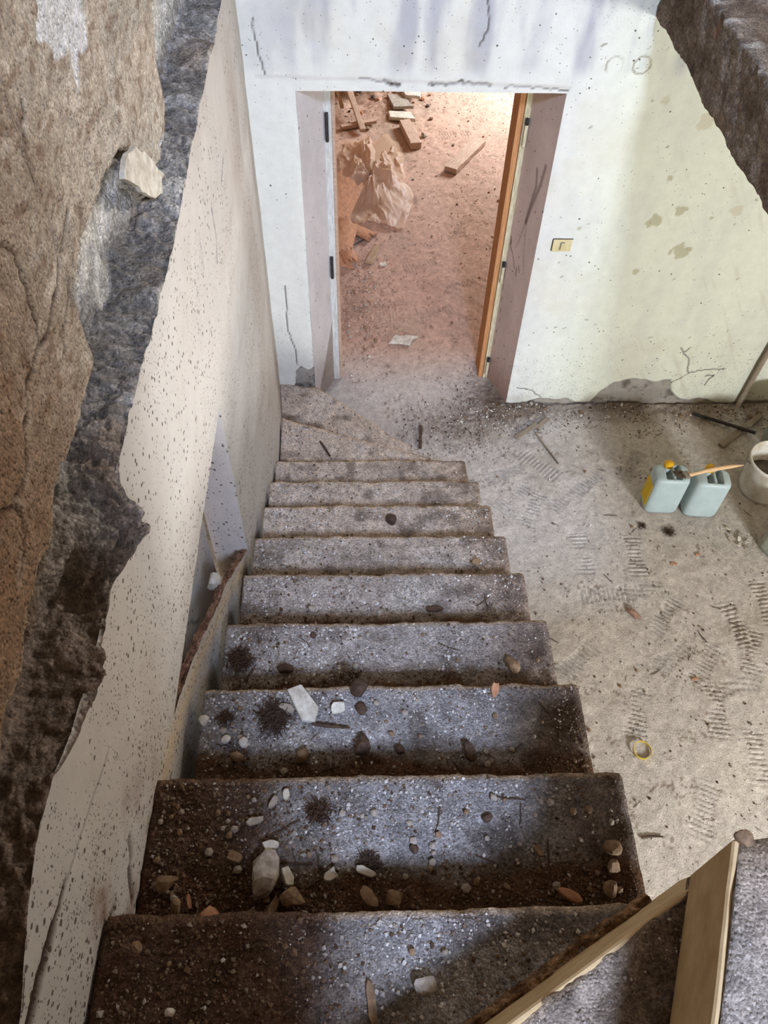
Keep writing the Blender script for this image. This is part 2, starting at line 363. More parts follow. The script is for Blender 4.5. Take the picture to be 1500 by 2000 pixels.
    spk = .03 + .15*ss(.7, .1, Z) + .10*(X < .13)*ss(1.2, .2, Z) + .05*ss(1.9, 2.2, Z)*ss(.9, 1.4, X)
    V = np.stack([X, YB - D, Z], -1).reshape(-1, 3)
    o = mesh_np('wall_back', V, gridfaces(*X.shape, keep=~hole), M['plaster'], col=base, spk=spk); props(o, kind='structure')
    # splayed reveals
    for nm, x0, x1, seed in (('door_reveal', DL, .236, 1), ('door_reveal', DR, 1.214, 2)):
        vs = np.linspace(-.01, DT, 281); us = np.linspace(0, 1, 40); U, Zr = np.meshgrid(us, vs)
        Xr = x0+(x1-x0)*U; Yr = YB+.257*U
        b = full(U.shape, c(206, 184, 170) if seed == 2 else c(196, 188, 184)); b = b*(1+.12*fbm(U*2, Zr*3, 80+seed))[..., None]
        y = Yr
        if seed == 2:
            P = lambda v, z: (v, z)
            def sm(pts, w, k, cl=c(96, 76, 66)):
                nonlocal b
                d = pdist(U*.27, Zr, [(a*.27, z) for a, z in pts]); b = mix(b, cl, ss(w, w*.25, d)*k)
            sm([(.45, 1.50), (.38, 1.42), (.45, 1.32), (.52, 1.20)], .014, .6); sm([(.2, 1.55), (.25, 1.45), (.42, 1.30), (.5, 1.2)], .016, .6)
            sm([(.52, 1.2), (.62, 1.08), (.7, 1.02)], .006, .5); sm([(.5, 1.22), (.4, 1.05), (.3, .95)], .008, .35)
            sm([(.92, 1.05), (.88, .99), (.75, .96), (.62, .90)], .005, .9, c(60, 46, 40)); sm([(.55, .92), (.52, .87)], .006, .8, c(60, 46, 40)); sm([(.48, .94), (.42, .91)], .006, .7, c(60, 46, 40))
            sm([(.92, 1.05), (.95, .8), (.85, .5), (.9, .3)], .003, .7); b = mix(b, c(150, 112, 92), ss(.35, .0, Zr)*.6)
        else:
            m = ss(.012, -.012, Zr-(.02+.46*U**1.2)-.02*fbm(U*4, Zr*5, 84)); b = mix(b, c(150, 138, 128), m)
        mesh_np(nm, np.stack([Xr, Yr, Zr], -1).reshape(-1, 3), gridfaces(*U.shape), M['plaster'], o, col=b, spk=.05+.1*ss(.6, .1, Zr))
    bm = bmesh.new()
    box_bm(bm, (DR-DL+.4, .27, .3), ((DL+DR)/2, YB+.155, DT+.16)); bm_obj('door_lintel', bm, M['shell'], o)
    bm = bmesh.new()
    for x0, x1, z0, z1 in ((-1.6, .236, -.05, 2.6), (1.214, 4.8, -.05, 2.6), (-1.6, 4.8, 2.3, 6.0)):
        box_bm(bm, (x1-x0, .02, z1-z0), ((x0+x1)/2, YB+.275, (z0+z1)/2))
    bm_obj('wall_far_face', bm, M['shell_warm'], o)
build_back()

# ---------------------------------------------------------------- setting: left wall (white below, brown above a broken ledge)
EDGE = ([-2.75, -2.493, -2.365, -2.284, -2.215, -2.128, -1.969, -1.825, -1.76, -1.725, -1.66, -1.543, -1.255, -.886, -.209, .224, .95],
        [2.34, 2.352, 2.418, 2.447, 2.443, 2.41, 2.384, 2.424, 2.455, 2.479, 2.485, 2.481, 2.462, 2.467, 2.52, 2.523, 2.53])
BROKE = ([-2.75, -2.21, -2.16, -2.06, -1.98, -1.863, -1.784, -1.715, -1.647, -1.473, -1.466, -1.453, -1.347, -1.103, -.99, -.90, -.855, -.764, -.70, -.598, -.544, -.529, -.504, -.438, .95],
         [2.46, 2.473, 2.491, 2.48, 2.517, 2.507, 2.539, 2.534, 2.524, 2.525, 2.60, 2.666, 2.695, 2.693, 2.680, 2.64, 2.546, 2.50, 2.485, 2.49, 2.529, 2.635, 2.684, 2.761, 2.80])
CURB = ([-2.2, -1.996, -1.928, -1.67, -1.28, -.892, -.85], [1.90, 1.885, 1.867, 1.721, 1.435, 1.082, 1.05])
NICHE_TOP, NICHE_FAR = 1.83, -.885
def edge_z(y): return np.interp(y, *EDGE) + .006*fbm(y*22, y*0, 91, 3)
def broke_z(y): return np.interp(y, *BROKE) + .012*fbm(y*18, y*0+3, 92, 4)
def curb_z(y): return np.interp(y, *CURB) + .006*fbm(y*16, y*0+5, 93, 3)
def face_x(y, z): return np.interp(y, [-2.75, -2.3, -1.9, 0, .5, .95], [-.045, -.040, -.036, -.030, -.045, -.085]) + .0035*fbm(y*2, z*2, 94) + .0008*fbm(y*20, z*20, 95, 2)
def speck(y, z):
    st = 2.09 + .655*(-2.35 - y)                       # stair slope height at y
    h = z - st
    return np.clip(.22 + .35*ss(.6, .05, h)*ss(-.6, -1.6, y) + .25*ss(-.35, -.1, fbm(y*3, z*3, 97))*ss(.6, .1, h) , 0, .7)*ss(1.2, .2, y)
def build_left():
    ys = snap(np.arange(-2.75, .952, .0066), NICHE_FAR); nv = 330
    t = np.linspace(0, 1, nv)
    zb = np.full_like(ys, .0); zt = edge_z(ys)
    zb = np.clip(1.5+.655*(-2.35-ys), 0, 3)            # start just below the stair line
    Y = np.tile(ys, (nv, 1)); Z = zb[None] + (zt-zb)[None]*t[:, None]
    # pull the nearest rows onto the niche outline so it has a clean edge
    cz = curb_z(ys); inr = (ys <= NICHE_FAR) & (cz < NICHE_TOP)
    for j in np.where(inr)[0]:
        for zz in (cz[j], NICHE_TOP):
            k = np.argmin(abs(Z[:, j]-zz)); Z[k, j] = zz
    cy = .5*(ys[1:]+ys[:-1])[None]; czm = .25*(Z[1:, 1:]+Z[:-1, 1:]+Z[1:, :-1]+Z[:-1, :-1])
    hole = (cy < NICHE_FAR) & (czm > np.interp(cy, ys, cz)) & (czm < NICHE_TOP) & (np.interp(cy, ys, cz) < NICHE_TOP-.004)
    X = face_x(Y, Z)
    base = full(Y.shape, c(186, 178, 168)); base = mix(base, c(170, 156, 144), ss(.0, .9, fbm(Y*1.8, Z*1.8, 99))*.6)
    base = mix(base, c(200, 192, 182), ss(.1, .9, fbm(Y*2.5, Z*1.2, 100))*.5)
    sm = vn(Y*6, Z*26, 101); base = mix(base, c(170, 156, 144), ss(.6, .9, sm)*ss(-1.2, 0, Y)*.35)
    cb = ss(.07, 0, np.abs(Z-np.interp(Y, *CURB)+.05))*(Y < NICHE_FAR); base = mix(base, c(206, 178, 138), np.clip(cb, 0, 1)*.6)
    D = 0*Y
    for pts, w, s, k in (([(-.197, 2.23), (-.28, 2.2)], .008, 1, .6), ([(-.491, 2.24), (-.49, 2.15), (-.54, 2.10)], .008, 2, .7), ([(-.7, 2.3), (-.72, 2.2)], .005, 12, .5),
                         ([(-2.32, 2.30), (-2.36, 2.306), (-2.40, 2.31), (-2.45, 2.318), (-2.55, 2.315)], .007, 3, .95), ([(-2.38, 2.307), (-2.42, 2.313), (-2.46, 2.318), (-2.6, 2.32)], .013, 33, .95), ([(-2.1, 2.23), (-2.26, 2.28), (-2.32, 2.30)], .003, 4, .7),
                         ([(-2.225, 1.985), (-2.262, 1.93)], .011, 5, .8), ([(-2.262, 1.90), (-2.285, 1.872)], .006, 6, .8), ([(-.1, 1.9), (-.5, 1.7), (-.6, 1.6)], .004, 7, .4),
                         ([(.3, 2.1), (.28, 1.9), (.3, 1.7)], .006, 8, .35), ([(0, 1.5), (.02, 1.2)], .006, 9, .35), ([(-2.18, 2.02), (-2.205, 1.985)], .009, 10, .6), ([(-2.30, 2.03), (-2.33, 2.05)], .009, 11, .6)):
        d = pdist(Y, Z, jagged(pts, .004, s, 4)); m = ss(w*1.5, w*.5, d); base = mix(base, c(56, 40, 30), m*k); D = D + .004*m
    dirt = ss(-.2, .6, fbm(Y*9, Z*9, 103))*ss(.24, .02, Z-(2.09+.655*(-2.35-Y)))*ss(-1.9, -2.2, Y); base = mix(base, c(112, 78, 58), dirt*.8)
    o = mesh_np('wall_left', np.stack([X-D, Y, Z], -1).reshape(-1, 3), gridfaces(nv, len(ys), keep=~hole), M['plaster'], col=base, spk=speck(Y, Z)); props(o, kind='structure')
    # niche: back, head, far jamb, broken sill
    def sheet(nm, P, col, mat='plaster', sp=.25, keep=None):
        P = np.asarray(P); return mesh_np(nm, P.reshape(-1, 3), gridfaces(P.shape[0], P.shape[1]), M[mat], o, col=col, spk=np.full(P.shape[:2], sp))
    NB = -.17
    Yn, Zn = np.meshgrid(np.linspace(-2.15, NICHE_FAR, 130), np.linspace(.75, 1.86, 120))
    b = full(Yn.shape, c(212, 206, 198))
    for s, pts in enumerate(([(-1.371, 1.359), (-1.30, 1.25), (-1.21, 1.124)], [(-1.475, 1.373), (-1.42, 1.33), (-1.38, 1.35)])):
        b = mix(b, c(90, 76, 66), ss(.008, .002, pdist(Yn, Zn, jagged(pts, .01, 40+s, 4)))*.8)
    sheet('niche_back', np.stack([NB+.004*fbm(Yn*3, Zn*3, 105), Yn, Zn], -1), b, sp=.3)
    U, V_ = np.meshgrid(np.linspace(0, 1, 14), np.linspace(0, 1, 60))
    Zj = .85+(NICHE_TOP-.85)*V_
    sheet('niche_jamb', np.stack([face_x(NICHE_FAR+0*U, Zj)*(1-U)+NB*U, NICHE_FAR+0*U+.03*U, Zj], -1), full(U.shape, c(206, 194, 182)))
    Yh = -2.15+(NICHE_FAR+2.15)*V_
    sheet('niche_head', np.stack([face_x(Yh, 0*Yh+NICHE_TOP)*(1-U)+NB*U, Yh, NICHE_TOP+0*U], -1), full(U.shape, c(200, 188, 176)))
    V2 = np.linspace(0, 1, 200); U2 = np.linspace(0, 1, 22); U, V_ = np.meshgrid(U2, V2); Yc = -2.12+(NICHE_FAR+2.12)*V_
    zc = curb_z(Yc); prof = np.where(U < .5, 0, (U-.5)*2)
    Xc = face_x(Yc, zc) - np.minimum(U*2, 1)*(.026+.008*fbm(Yc*12, Yc*0, 106)); Zc = zc - prof*.45 + (U > 0)*(U < .5)*.010*fbm(Yc*45, U*6, 107)
    b = full(U.shape, c(148, 112, 90)); b = mix(b, c(112, 82, 66), ss(-.2, .6, fbm(Yc*20, U*3, 108)))
    sheet('niche_sill', np.stack([Xc, Yc, Zc], -1), b, 'rubble')
    # broken ledge with exposed masonry
    ys = np.arange(-2.72, .60, .0045); n = 92; t = np.linspace(0, 1, n)
    Y, T = np.meshgrid(ys, t); e = edge_z(Y); bz = np.maximum(broke_z(Y), e+.02)
    led = np.interp(T, [0, .04, .42, 1], [0, .0, 1, 1]); ris = np.interp(T, [0, .42, 1], [0, 0, 1])
    back = .085 + .02*fbm(Y*5, Y*0, 111) + .035*ss(.05, .2, bz-e)
    X = face_x(Y, e) - led*back - .006*np.sin(np.pi*np.clip(ris, 0, 1))
    Z = e + .012*led + (bz-e+.01)*ris
    A = led*.09+ris*(bz-e); n1 = fbm(Y*9, A*11, 112, 4); n2 = fbm(Y*36, A*36, 113, 3); n3 = vn(Y*95, A*95, 114)-.5
    w = ss(0, .06, T)*ss(1, .97, T)
    X = X + w*(.017*n1*ris + .010*n2*ris + .004*n3); Z = Z + w*(.014*n1*(1-ris)+.010*n2*(1-ris)+.006*n3)
    # a mortar lump overhanging the white face
    lump = np.exp(-((Y+1.80)/.075)**2)*ss(0, .05, T)*ss(.9, .3, T); X = X + .055*lump*(1+.4*n2); Z = Z + .02*lump
    lump2 = np.exp(-((Y+2.05)/.12)**2)*ss(0, .05, T)*ss(.8, .3, T); X = X + .02*lump2*(1+.6*n2)
    base = full(Y.shape, c(150, 144, 136)); base = mix(base, c(196, 190, 180), ss(.0, .7, fbm(Y*5, A*9, 116)+.35*(ris-.3)))
    far = ss(-1.75, -1.5, Y); base = mix(base, c(200, 194, 184), ss(.02, .35, ris+.25*n1)*.8*far)
    base = mix(base, c(58, 52, 46), ss(-.3, .5, fbm(Y*7, A*12, 117)+.7*(T < .40)-.25)*(.12+.34*far)*ss(.62, .40, T))
    base = mix(base, c(116, 92, 68), ss(.1, .6, fbm(Y*3.3, A*7, 118))*.5)
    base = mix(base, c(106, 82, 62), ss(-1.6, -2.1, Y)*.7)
    base = mix(base, c(196, 190, 180), ss(.035, .0, T)); base = base*(1+.5*n3[..., None]*w[..., None])
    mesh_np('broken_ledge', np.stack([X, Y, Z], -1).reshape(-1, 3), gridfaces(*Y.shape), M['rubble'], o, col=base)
    # brown plaster above
    ys = np.concatenate([np.arange(-2.72, .1, .0055), np.linspace(.11, .95, 20)]); n = 190
    t = np.concatenate([np.linspace(0, .22, 150, endpoint=False), np.linspace(.22, 1, 40)])
    bz = broke_z(ys); Y = np.tile(ys, (n, 1)); Z = bz[None]+(6.0-bz)[None]*t[:, None]*1.0
    X = -.100 + .006*fbm(Y*3, Z*3, 121) + .0028*fbm(Y*13, Z*20, 122, 3) + .0034*(vn(Y*70, Z*90, 123)-.5)
    base = full(Y.shape, c(184, 172, 154)); base = mix(base, c(152, 130, 106), ss(-.1, .8, fbm(Y*2.6, Z*4, 124))*.6)
    base = mix(base, c(128, 94, 66), ss(-1.1, -2.0, Y)*.8); base = mix(base, c(196, 174, 152), ss(-1.5, -.8, Y)*ss(-.5, .6, fbm(Y*4, Z*7, 126))*.6)  # near end painted darker to stand for the shade there
    base = mix(base, c(120, 90, 66), ss(.60, .85, vn(Y*40, Z*80, 127))*.55); base = mix(base, c(206, 192, 174), ss(.66, .9, vn(Y*34, Z*80, 128))*ss(-1.9, -1.3, Y)*.7)
    for pts, w, s in (([(-1.37, 2.78), (-1.5, 2.735), (-1.596, 2.716), (-1.673, 2.721), (-1.719, 2.722), (-1.755, 2.695), (-1.786, 2.695), (-1.822, 2.657), (-1.875, 2.651), (-1.903, 2.651), (-1.933, 2.678), (-2.0, 2.69)], .0045, 1),
                      ([(-1.903, 2.651), (-1.9, 2.62), (-1.93, 2.585), (-1.97, 2.57)], .0035, 2), ([(-1.414, 2.979), (-1.442, 2.948), (-1.474, 2.935)], .005, 3),
                      ([(-1.64, 2.894), (-1.611, 2.866), (-1.607, 2.837), (-1.621, 2.794), (-1.621, 2.747), (-1.66, 2.722)], .004, 4), ([(-1.45, 2.70), (-1.56, 2.66), (-1.6, 2.64)], .004, 5)):
        d = pdist(Y, Z, jagged(pts, .007, 60+s, 4)); m = ss(w*1.5, w*.5, d); base = mix(base, c(66, 48, 36), m*.85); X = X - .006*m; base = mix(base, c(196, 182, 164), ss(w*6, w*2, d)*(1-m)*.25*ss(.4, .7, vn(Y*30, Z*30, s)))
    pp = [(-1.231, 3.3), (-1.231, 3.046), (-1.271, 3.012), (-1.226, 2.975), (-1.223, 2.95), (-1.144, 2.937), (-1.163, 2.878), (-1.10, 2.91), (-1.044, 2.9), (-.987, 2.958), (-.8, 3.2)]
    yy = Y+.012*fbm(Y*20, Z*20, 131); zz = Z+.012*fbm(Y*20, Z*20, 132)
    m = inpoly(yy, zz, pp).astype(float); base = mix(base, c(214, 212, 208), m*.9); X = X - .004*m
    m = inpoly(yy, zz, [(-.30, 2.72), (-.279, 2.649), (-.167, 2.56), (-.043, 2.53), (.0, 2.62), (-.1, 2.8)]).astype(float); base = mix(base, c(216, 212, 206), m)
    lip = ss(.0, .02, Z-bz[None]); base = mix(base, c(186, 168, 146), (1-lip)*.7); X = X - .010*(1-ss(0, .008, Z-bz[None]))
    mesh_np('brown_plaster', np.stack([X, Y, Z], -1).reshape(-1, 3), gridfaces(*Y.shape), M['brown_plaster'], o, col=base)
    # hanging white plaster flake
    pts = [(-.955, 2.672), (-1.044, 2.690), (-1.085, 2.672), (-1.0, 2.606), (-.945, 2.552), (-.79, 2.470), (-.78, 2.512), (-.867, 2.60)]
    pts = jagged(pts+pts[:1], .008, 77, 3)[:-1]
    bm = bmesh.new(); f = bm.faces.new([bm.verts.new((-.078+.012*(2.6-z), y, z)) for y, z in pts])
    r = bmesh.ops.extrude_face_region(bm, geom=[f]); bmesh.ops.translate(bm, vec=(-.011, 0, 0), verts=[v for v in r['geom'] if isinstance(v, bmesh.types.BMVert)])
    bmesh.ops.recalc_face_normals(bm, faces=bm.faces)
    f = bm_obj('plaster_flake', bm, M['plaster_chip'], o); f['label'] = 'white plaster flake hanging over the broken ledge'

# ---------------------------------------------------------------- debris shapes
_rock_cache = {}
def rock_bm(size, seed, sub=2, rough=.22):
    bm = bmesh.new(); bmesh.ops.create_icosphere(bm, subdivisions=sub, radius=.5)
    r = random.Random(seed); ph = [r.uniform(0, 20) for _ in range(3)]
    planes = [(Vector((r.gauss(0, 1), r.gauss(0, 1), r.gauss(0, 1))).normalized(), r.uniform(.26, .42)) for _ in range(9)]
    for v in bm.verts:
        p = v.co.copy()
        for n, d in planes:                            # faceted by a few cutting planes
            k = p.dot(n)
            if k > d: p -= n*(k-d)*.85
        p *= 1+rough*.35*math.sin(9*p.x+ph[0])*math.cos(8*p.y+ph[1])*math.sin(7*p.z+ph[2])
        v.co = Vector((p.x*size[0], p.y*size[1], p.z*size[2]))*1.2
    return bm
def rock_mesh(name, size, seed, mat, parent=None, loc=(0, 0, 0), rot=None, sub=2):
    o = bm_obj(name, rock_bm(size, seed, sub), mat, parent); r = random.Random(seed+1)
    o.location = loc; o.rotation_euler = rot or (r.uniform(-.3, .3), r.uniform(-.3, .3), r.uniform(0, 6.28)); return o
build_left()

# upper floor / ceiling of the ground room: its broken edge crosses the top right corner
def build_ceiling():
    xe, zt, zb = 1.612, 2.47, 2.222
    ys = np.arange(-2.2, .945, .007); t = np.linspace(0, 1, 64); Y, T = np.meshgrid(ys, t)
    Z = np.interp(T, [0, .12, .72, 1], [zb, zb, zt, zt]); X = np.interp(T, [0, .12, .72, 1], [xe+.12, xe, xe, xe+.45])
    A = np.interp(T, [0, .12, .72, 1], [0, .12, .37, .82]); n1 = fbm(Y*7, A*9, 141); n2 = fbm(Y*30, A*36, 142, 3); w = ss(0, .08, T)
    X = X + .010*n1 + .006*n2 - .01*ss(.3, .12, T)*n2; Z = Z + .008*n2*(T > .7) + .012*n1*(T < .2) + .006*n2*(T < .2)
    b = full(Y.shape, c(128, 112, 96)); b = mix(b, c(92, 74, 60), ss(-.2, .7, n1)*.7); b = mix(b, c(150, 138, 124), ss(.0, .7, fbm(Y*2.2, A*6, 144))*.6)
    b = mix(b, c(150, 84, 52), ss(.3, .8, fbm(Y*6, A*6, 145))*ss(.35, .6, T)*.55); b = mix(b, c(196, 188, 176), ss(.05, .0, abs(T-.72))*ss(.5, .8, vn(Y*26, T*8, 146)))
    b = mix(b, c(150, 146, 140), ss(.78, .9, T)*.7); b = b*(1+.4*(vn(Y*70, A*70, 147)-.5))[..., None]
    o = mesh_np('ceiling', np.stack([X, Y, Z], -1).reshape(-1, 3), gridfaces(*Y.shape), M['rubble'], col=b); props(o, kind='structure')
    bm = bmesh.new()
    box_bm(bm, (4.75-1.73, 5.2, .235), ((1.73+4.75)/2, -1.66, 2.345)); bm_obj('ceiling_slab', bm, M['shell'], o)
build_ceiling()

def shell():
    def wall(nm, boxes, mat, kind='structure'):
        bm = bmesh.new()
        for x0, x1, y0, y1, z0, z1 in boxes: box_bm(bm, (x1-x0, y1-y0, z1-z0), ((x0+x1)/2, (y0+y1)/2, (z0+z1)/2))
        return props(bm_obj(nm, bm, M[mat]), kind=kind)
    wall('wall_right', [(4.75, 4.9, -4.3, .40, -.05, 6.0), (4.75, 4.9, .40, 1.2, -.05, 3.0), (4.75, 4.9, .40, 1.2, 4.9, 6.0)], 'shell')
    # near wall: ground floor window opening at the right, upper window high above the landing
    wall('wall_near', [(-.2, 2.7, -4.4, -4.25, -.05, 2.47), (3.9, 4.8, -4.4, -4.25, -.05, 2.47), (2.7, 3.9, -4.4, -4.25, -.05, 1.3), (2.7, 3.9, -4.4, -4.25, 2.25, 2.47),
                       (-.2, .55, -4.4, -4.25, 2.47, 6.0), (1.8, 4.8, -4.4, -4.25, 2.47, 6.0), (.55, 1.8, -4.4, -4.25, 2.47, 4.3), (.55, 1.8, -4.4, -4.25, 5.85, 6.0)], 'shell')
    wall('wall_added_blocker', [(-.2, .585, -3.2, -3.05, 0, 6.0)], 'shell')  # unseen wall added to cast the camera holder's shadow on the near treads
    wall('wall_far', [(-1.6, 4.8, 6.7, 6.85, -.05, 2.6), (-1.65, -1.5, 1.3, 6.8, -.05, 2.6), (3.6, 3.75, 1.3, 4.3, -.05, 2.6), (3.6, 3.75, 5.7, 6.8, -.05, 2.6), (3.6, 3.75, 4.3, 5.7, -.05, .9)], 'shell_warm')
    wall('ceiling_added_blocker', [(-.2, 4.9, -4.4, -1.5, 6.0, 6.1)], 'shell')  # unseen partial roof, added to keep sky light off the near end
    wall('ceiling_far', [(-1.65, 3.8, 1.2, 6.85, 2.55, 2.7)], 'shell_warm')
shell()

# ---------------------------------------------------------------- door frame
d = thing('door_1', (0, YB+.3, 0), None, None, kind='structure')
def part_box(name, x0, x1, y0, y1, z0, z1, mat, parent, bev=.002):
    bm = bmesh.new(); L = parent.location
    box_bm(bm, (x1-x0, y1-y0, z1-z0), ((x0+x1)/2-L.x, (y0+y1)/2-L.y, (z0+z1)/2-L.z), bev=bev); return bm_obj(name, bm, mat, parent)
part_box('jamb', .228, .268, 1.195, 1.25, 0, 1.9, M['paint_grey'], d)
part_box('jamb_edge', .268, .284, 1.20, 1.33, 0, 1.9, M['wood_pink'], d)
part_box('jamb', 1.190, 1.222, 1.195, 1.25, 0, 1.9, M['paint_cream'], d)
part_box('jamb_board', 1.160, 1.189, 1.205, 1.36, 0, 1.9, M['wood_orange'], d)['label'] = 'orange bare wooden jamb board'
for z, x in ((1.60, 1.206), (.80, 1.206), (.10, 1.206), (1.62, .246), (.83, .246)):
    h = part_box('hinge', x-.008, x+.008, 1.175, 1.197, z-.055, z+.055, M['paint_cream' if x > 1 else 'iron'], d, .003)
    bm = bmesh.new(); bmesh.ops.create_cone(bm, cap_ends=True, segments=10, radius1=.009, radius2=.009, depth=.03, matrix=Matrix.Translation((x, 1.182-d.location.y, z+.07)))
    bm_obj('hinge_pin', bm, M['iron'], h)

# ---------------------------------------------------------------- staircase
stair = thing('staircase', (0, 0, 0), 'worn concrete staircase strewn with grit and rubble, winding at both ends', 'staircase')
TREADS = {}
def polyline(pts):
    P = np.array(pts, float); L = np.concatenate([[0], np.cumsum(np.hypot(*np.diff(P, axis=0).T))]); L /= L[-1]
    return lambda u: np.stack([np.interp(u, L, P[:, 0]), np.interp(u, L, P[:, 1])], -1)
def step_h(X, Y, V, zt, seed, dirt=1.):                  # worn top with earth gathered at its back
    return zt + .004*fbm(X*9, Y*9, 152+seed) + .0030*fbm(X*40, Y*40, 153+seed, 2) + .0022*(vn(X*95, Y*95, 160)-.5) + .014*ss(.72, 1, V)*(.6+.5*fbm(X*10, Y*10, 154+seed))*dirt
def step(name, front, back, zt, thick, seed, dirt=1., tint=None, res=.0075):
    fr, bk = polyline(front), polyline(back)
    lu = np.hypot(*(np.array(front[-1])-np.array(front[0]))); nu = int(lu/res)+2; nv = int(.31/res)
    u = np.linspace(0, 1, nu); v = np.linspace(0, 1, nv); U, V = np.meshgrid(u, v)
    P = fr(U)*(1-V)[..., None] + bk(U)*V[..., None]; X, Y = P[..., 0], P[..., 1]
    jag = 0.0028*fbm(X*14, Y*0+seed, 150+seed, 4) + .0035*(vn(X*60, Y*0+seed, 151)-.5)
    Y = Y + jag*ss(.06, 0, V)
    Z = step_h(X, Y, V, zt, seed, dirt) - .007*ss(.05, 0, V)*(1+.6*fbm(X*20, Y*0, seed)) - .006*ss(.985, 1, U)
    far = min(1, max(0, (seed-2)/4)); b = full(X.shape, c(142, 136, 132)*(1-far)+c(198, 178, 158)*far); n = fbm(X*5, Y*5, 155+seed)
    b = mix(b, c(168, 160, 152)*(1-far)+c(200, 188, 174)*far, ss(.0, .8, n)*.6); b = mix(b, c(128, 116, 106), ss(.1, .9, -n)*.5)
    b = mix(b, c(98, 70, 48), np.clip(ss(.52, .64, V+.09*fbm(X*12, Y*12, 156+seed))*.95*dirt, 0, 1))  # back strip: earth brown, with the riser's shadow painted into it
    b = mix(b, c(96, 70, 50), ss(.76, 1.0, U+.08*fbm(X*8, Y*8, 157+seed))*.65); b = mix(b, c(74, 58, 46), ss(.68, .88, vn(X*16, Y*16, 158+seed))*.5)
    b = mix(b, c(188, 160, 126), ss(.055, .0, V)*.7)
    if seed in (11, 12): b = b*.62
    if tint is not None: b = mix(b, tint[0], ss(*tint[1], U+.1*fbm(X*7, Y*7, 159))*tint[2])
    b = b*(1+.5*(vn(X*85, Y*85, 161)-.5))[..., None]
    G = np.stack([X, Y, Z], -1)
    def low(A, k=0.): B = A.copy(); B[..., 2] = zt-thick; return B
    G = np.concatenate([low(G[:1]), G, low(G[-1:])], 0); bb = np.concatenate([b[:1], b, b[-1:]], 0)
    G = np.concatenate([low(G[:, :1]), G, low(G[:, -1:])], 1); bb = np.concatenate([bb[:, :1], bb, bb[:, -1:]], 1)
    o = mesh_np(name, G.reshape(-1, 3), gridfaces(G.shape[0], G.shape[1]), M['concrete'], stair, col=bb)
    TREADS[seed] = (fr, bk, zt); return o
for i in range(0, 9):
    y = -(8-i)*RUN; z = (11-i)*RISE
    lx = [.0, .0, .002, .004, .006, .0, -.005, -.015, -.02][i]
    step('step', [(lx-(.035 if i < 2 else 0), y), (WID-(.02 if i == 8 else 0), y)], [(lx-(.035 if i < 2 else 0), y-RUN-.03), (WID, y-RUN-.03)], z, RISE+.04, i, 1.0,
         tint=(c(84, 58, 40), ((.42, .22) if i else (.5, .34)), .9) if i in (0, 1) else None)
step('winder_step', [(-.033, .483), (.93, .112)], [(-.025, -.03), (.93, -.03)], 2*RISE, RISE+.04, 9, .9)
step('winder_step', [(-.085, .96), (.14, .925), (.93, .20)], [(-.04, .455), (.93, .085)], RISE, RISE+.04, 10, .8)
PIV = (.935, -2.292)
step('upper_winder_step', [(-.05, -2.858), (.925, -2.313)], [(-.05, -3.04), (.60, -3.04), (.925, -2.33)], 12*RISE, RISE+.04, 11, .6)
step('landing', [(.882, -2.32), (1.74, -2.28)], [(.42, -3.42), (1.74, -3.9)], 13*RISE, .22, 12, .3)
def riser(p0, p1, z0, z1, mat, lean):
    P0, P1 = Vector((*p0, 0)), Vector((*p1, 0)); dd = (P1-P0); n = Vector((-dd.y, dd.x, 0)).normalized(); L = dd.length
    m = Matrix(((dd.x/L, n.x, 0, 0), (dd.y/L, n.y, 0, 0), (0, 0, 1, 0), (0, 0, 0, 1)))
    bm = bmesh.new(); box_bm(bm, (L, .010, z1-z0), (L/2, .002, (z1-z0)/2), bev=.003)
    bmesh.ops.subdivide_edges(bm, edges=[e for e in bm.edges if e.calc_length() > .3], cuts=30)
    for v in bm.verts: v.co.z += .0015*math.sin(v.co.x*31)+.001*math.sin(v.co.x*83)
    for v in bm.verts: v.co.y -= lean*v.co.z/(z1-z0)
    bm.transform(Matrix.Translation((p0[0], p0[1], z0)) @ m); return bm_obj('riser', bm, M['cream'], stair)
riser((-.05, -2.838), PIV, 11*RISE, 12*RISE-.005, M['cream'], .018)
riser((.482, -3.28), (.884, -2.322), 12*RISE, 13*RISE-.005, M['cream'], -.004)
def ridge():                                            # squeezed-out mortar along the foot of the riser
    P = polyline([(.40, -2.578), (.585, -2.475), (.71, -2.404), (.80, -2.355), (.87, -2.318)])
    u = np.linspace(0, 1, 130); t = np.linspace(0, 1, 16); U, T = np.meshgrid(u, t); C = P(U)
    h = (.011+.009*fbm(U*9, U*0, 171, 4)); a = T*np.pi
    off = -.013*np.cos(a)*(1+.4*fbm(U*14, T*2, 172)); nx, ny = -.48, .88
    X = C[..., 0]-nx*off; Y = C[..., 1]-ny*off; Z = 11*RISE-.004+h*np.sin(a)*1.6+.006*fbm(U*40, T*9, 173, 2)*np.sin(a)
    b = full(X.shape, c(150, 118, 86)); b = mix(b, c(108, 82, 60), ss(-.2, .6, fbm(U*30, T*5, 174)))
    mesh_np('mortar_ridge', np.stack([X, Y, Z], -1).reshape(-1, 3), gridfaces(*X.shape), M['rubble'], stair, col=b)
ridge()
rock_mesh('mortar_lump', (.024, .022, .018), 401, M['tan_stone'], stair, loc=(.886, -2.320, 2.468), sub=3)

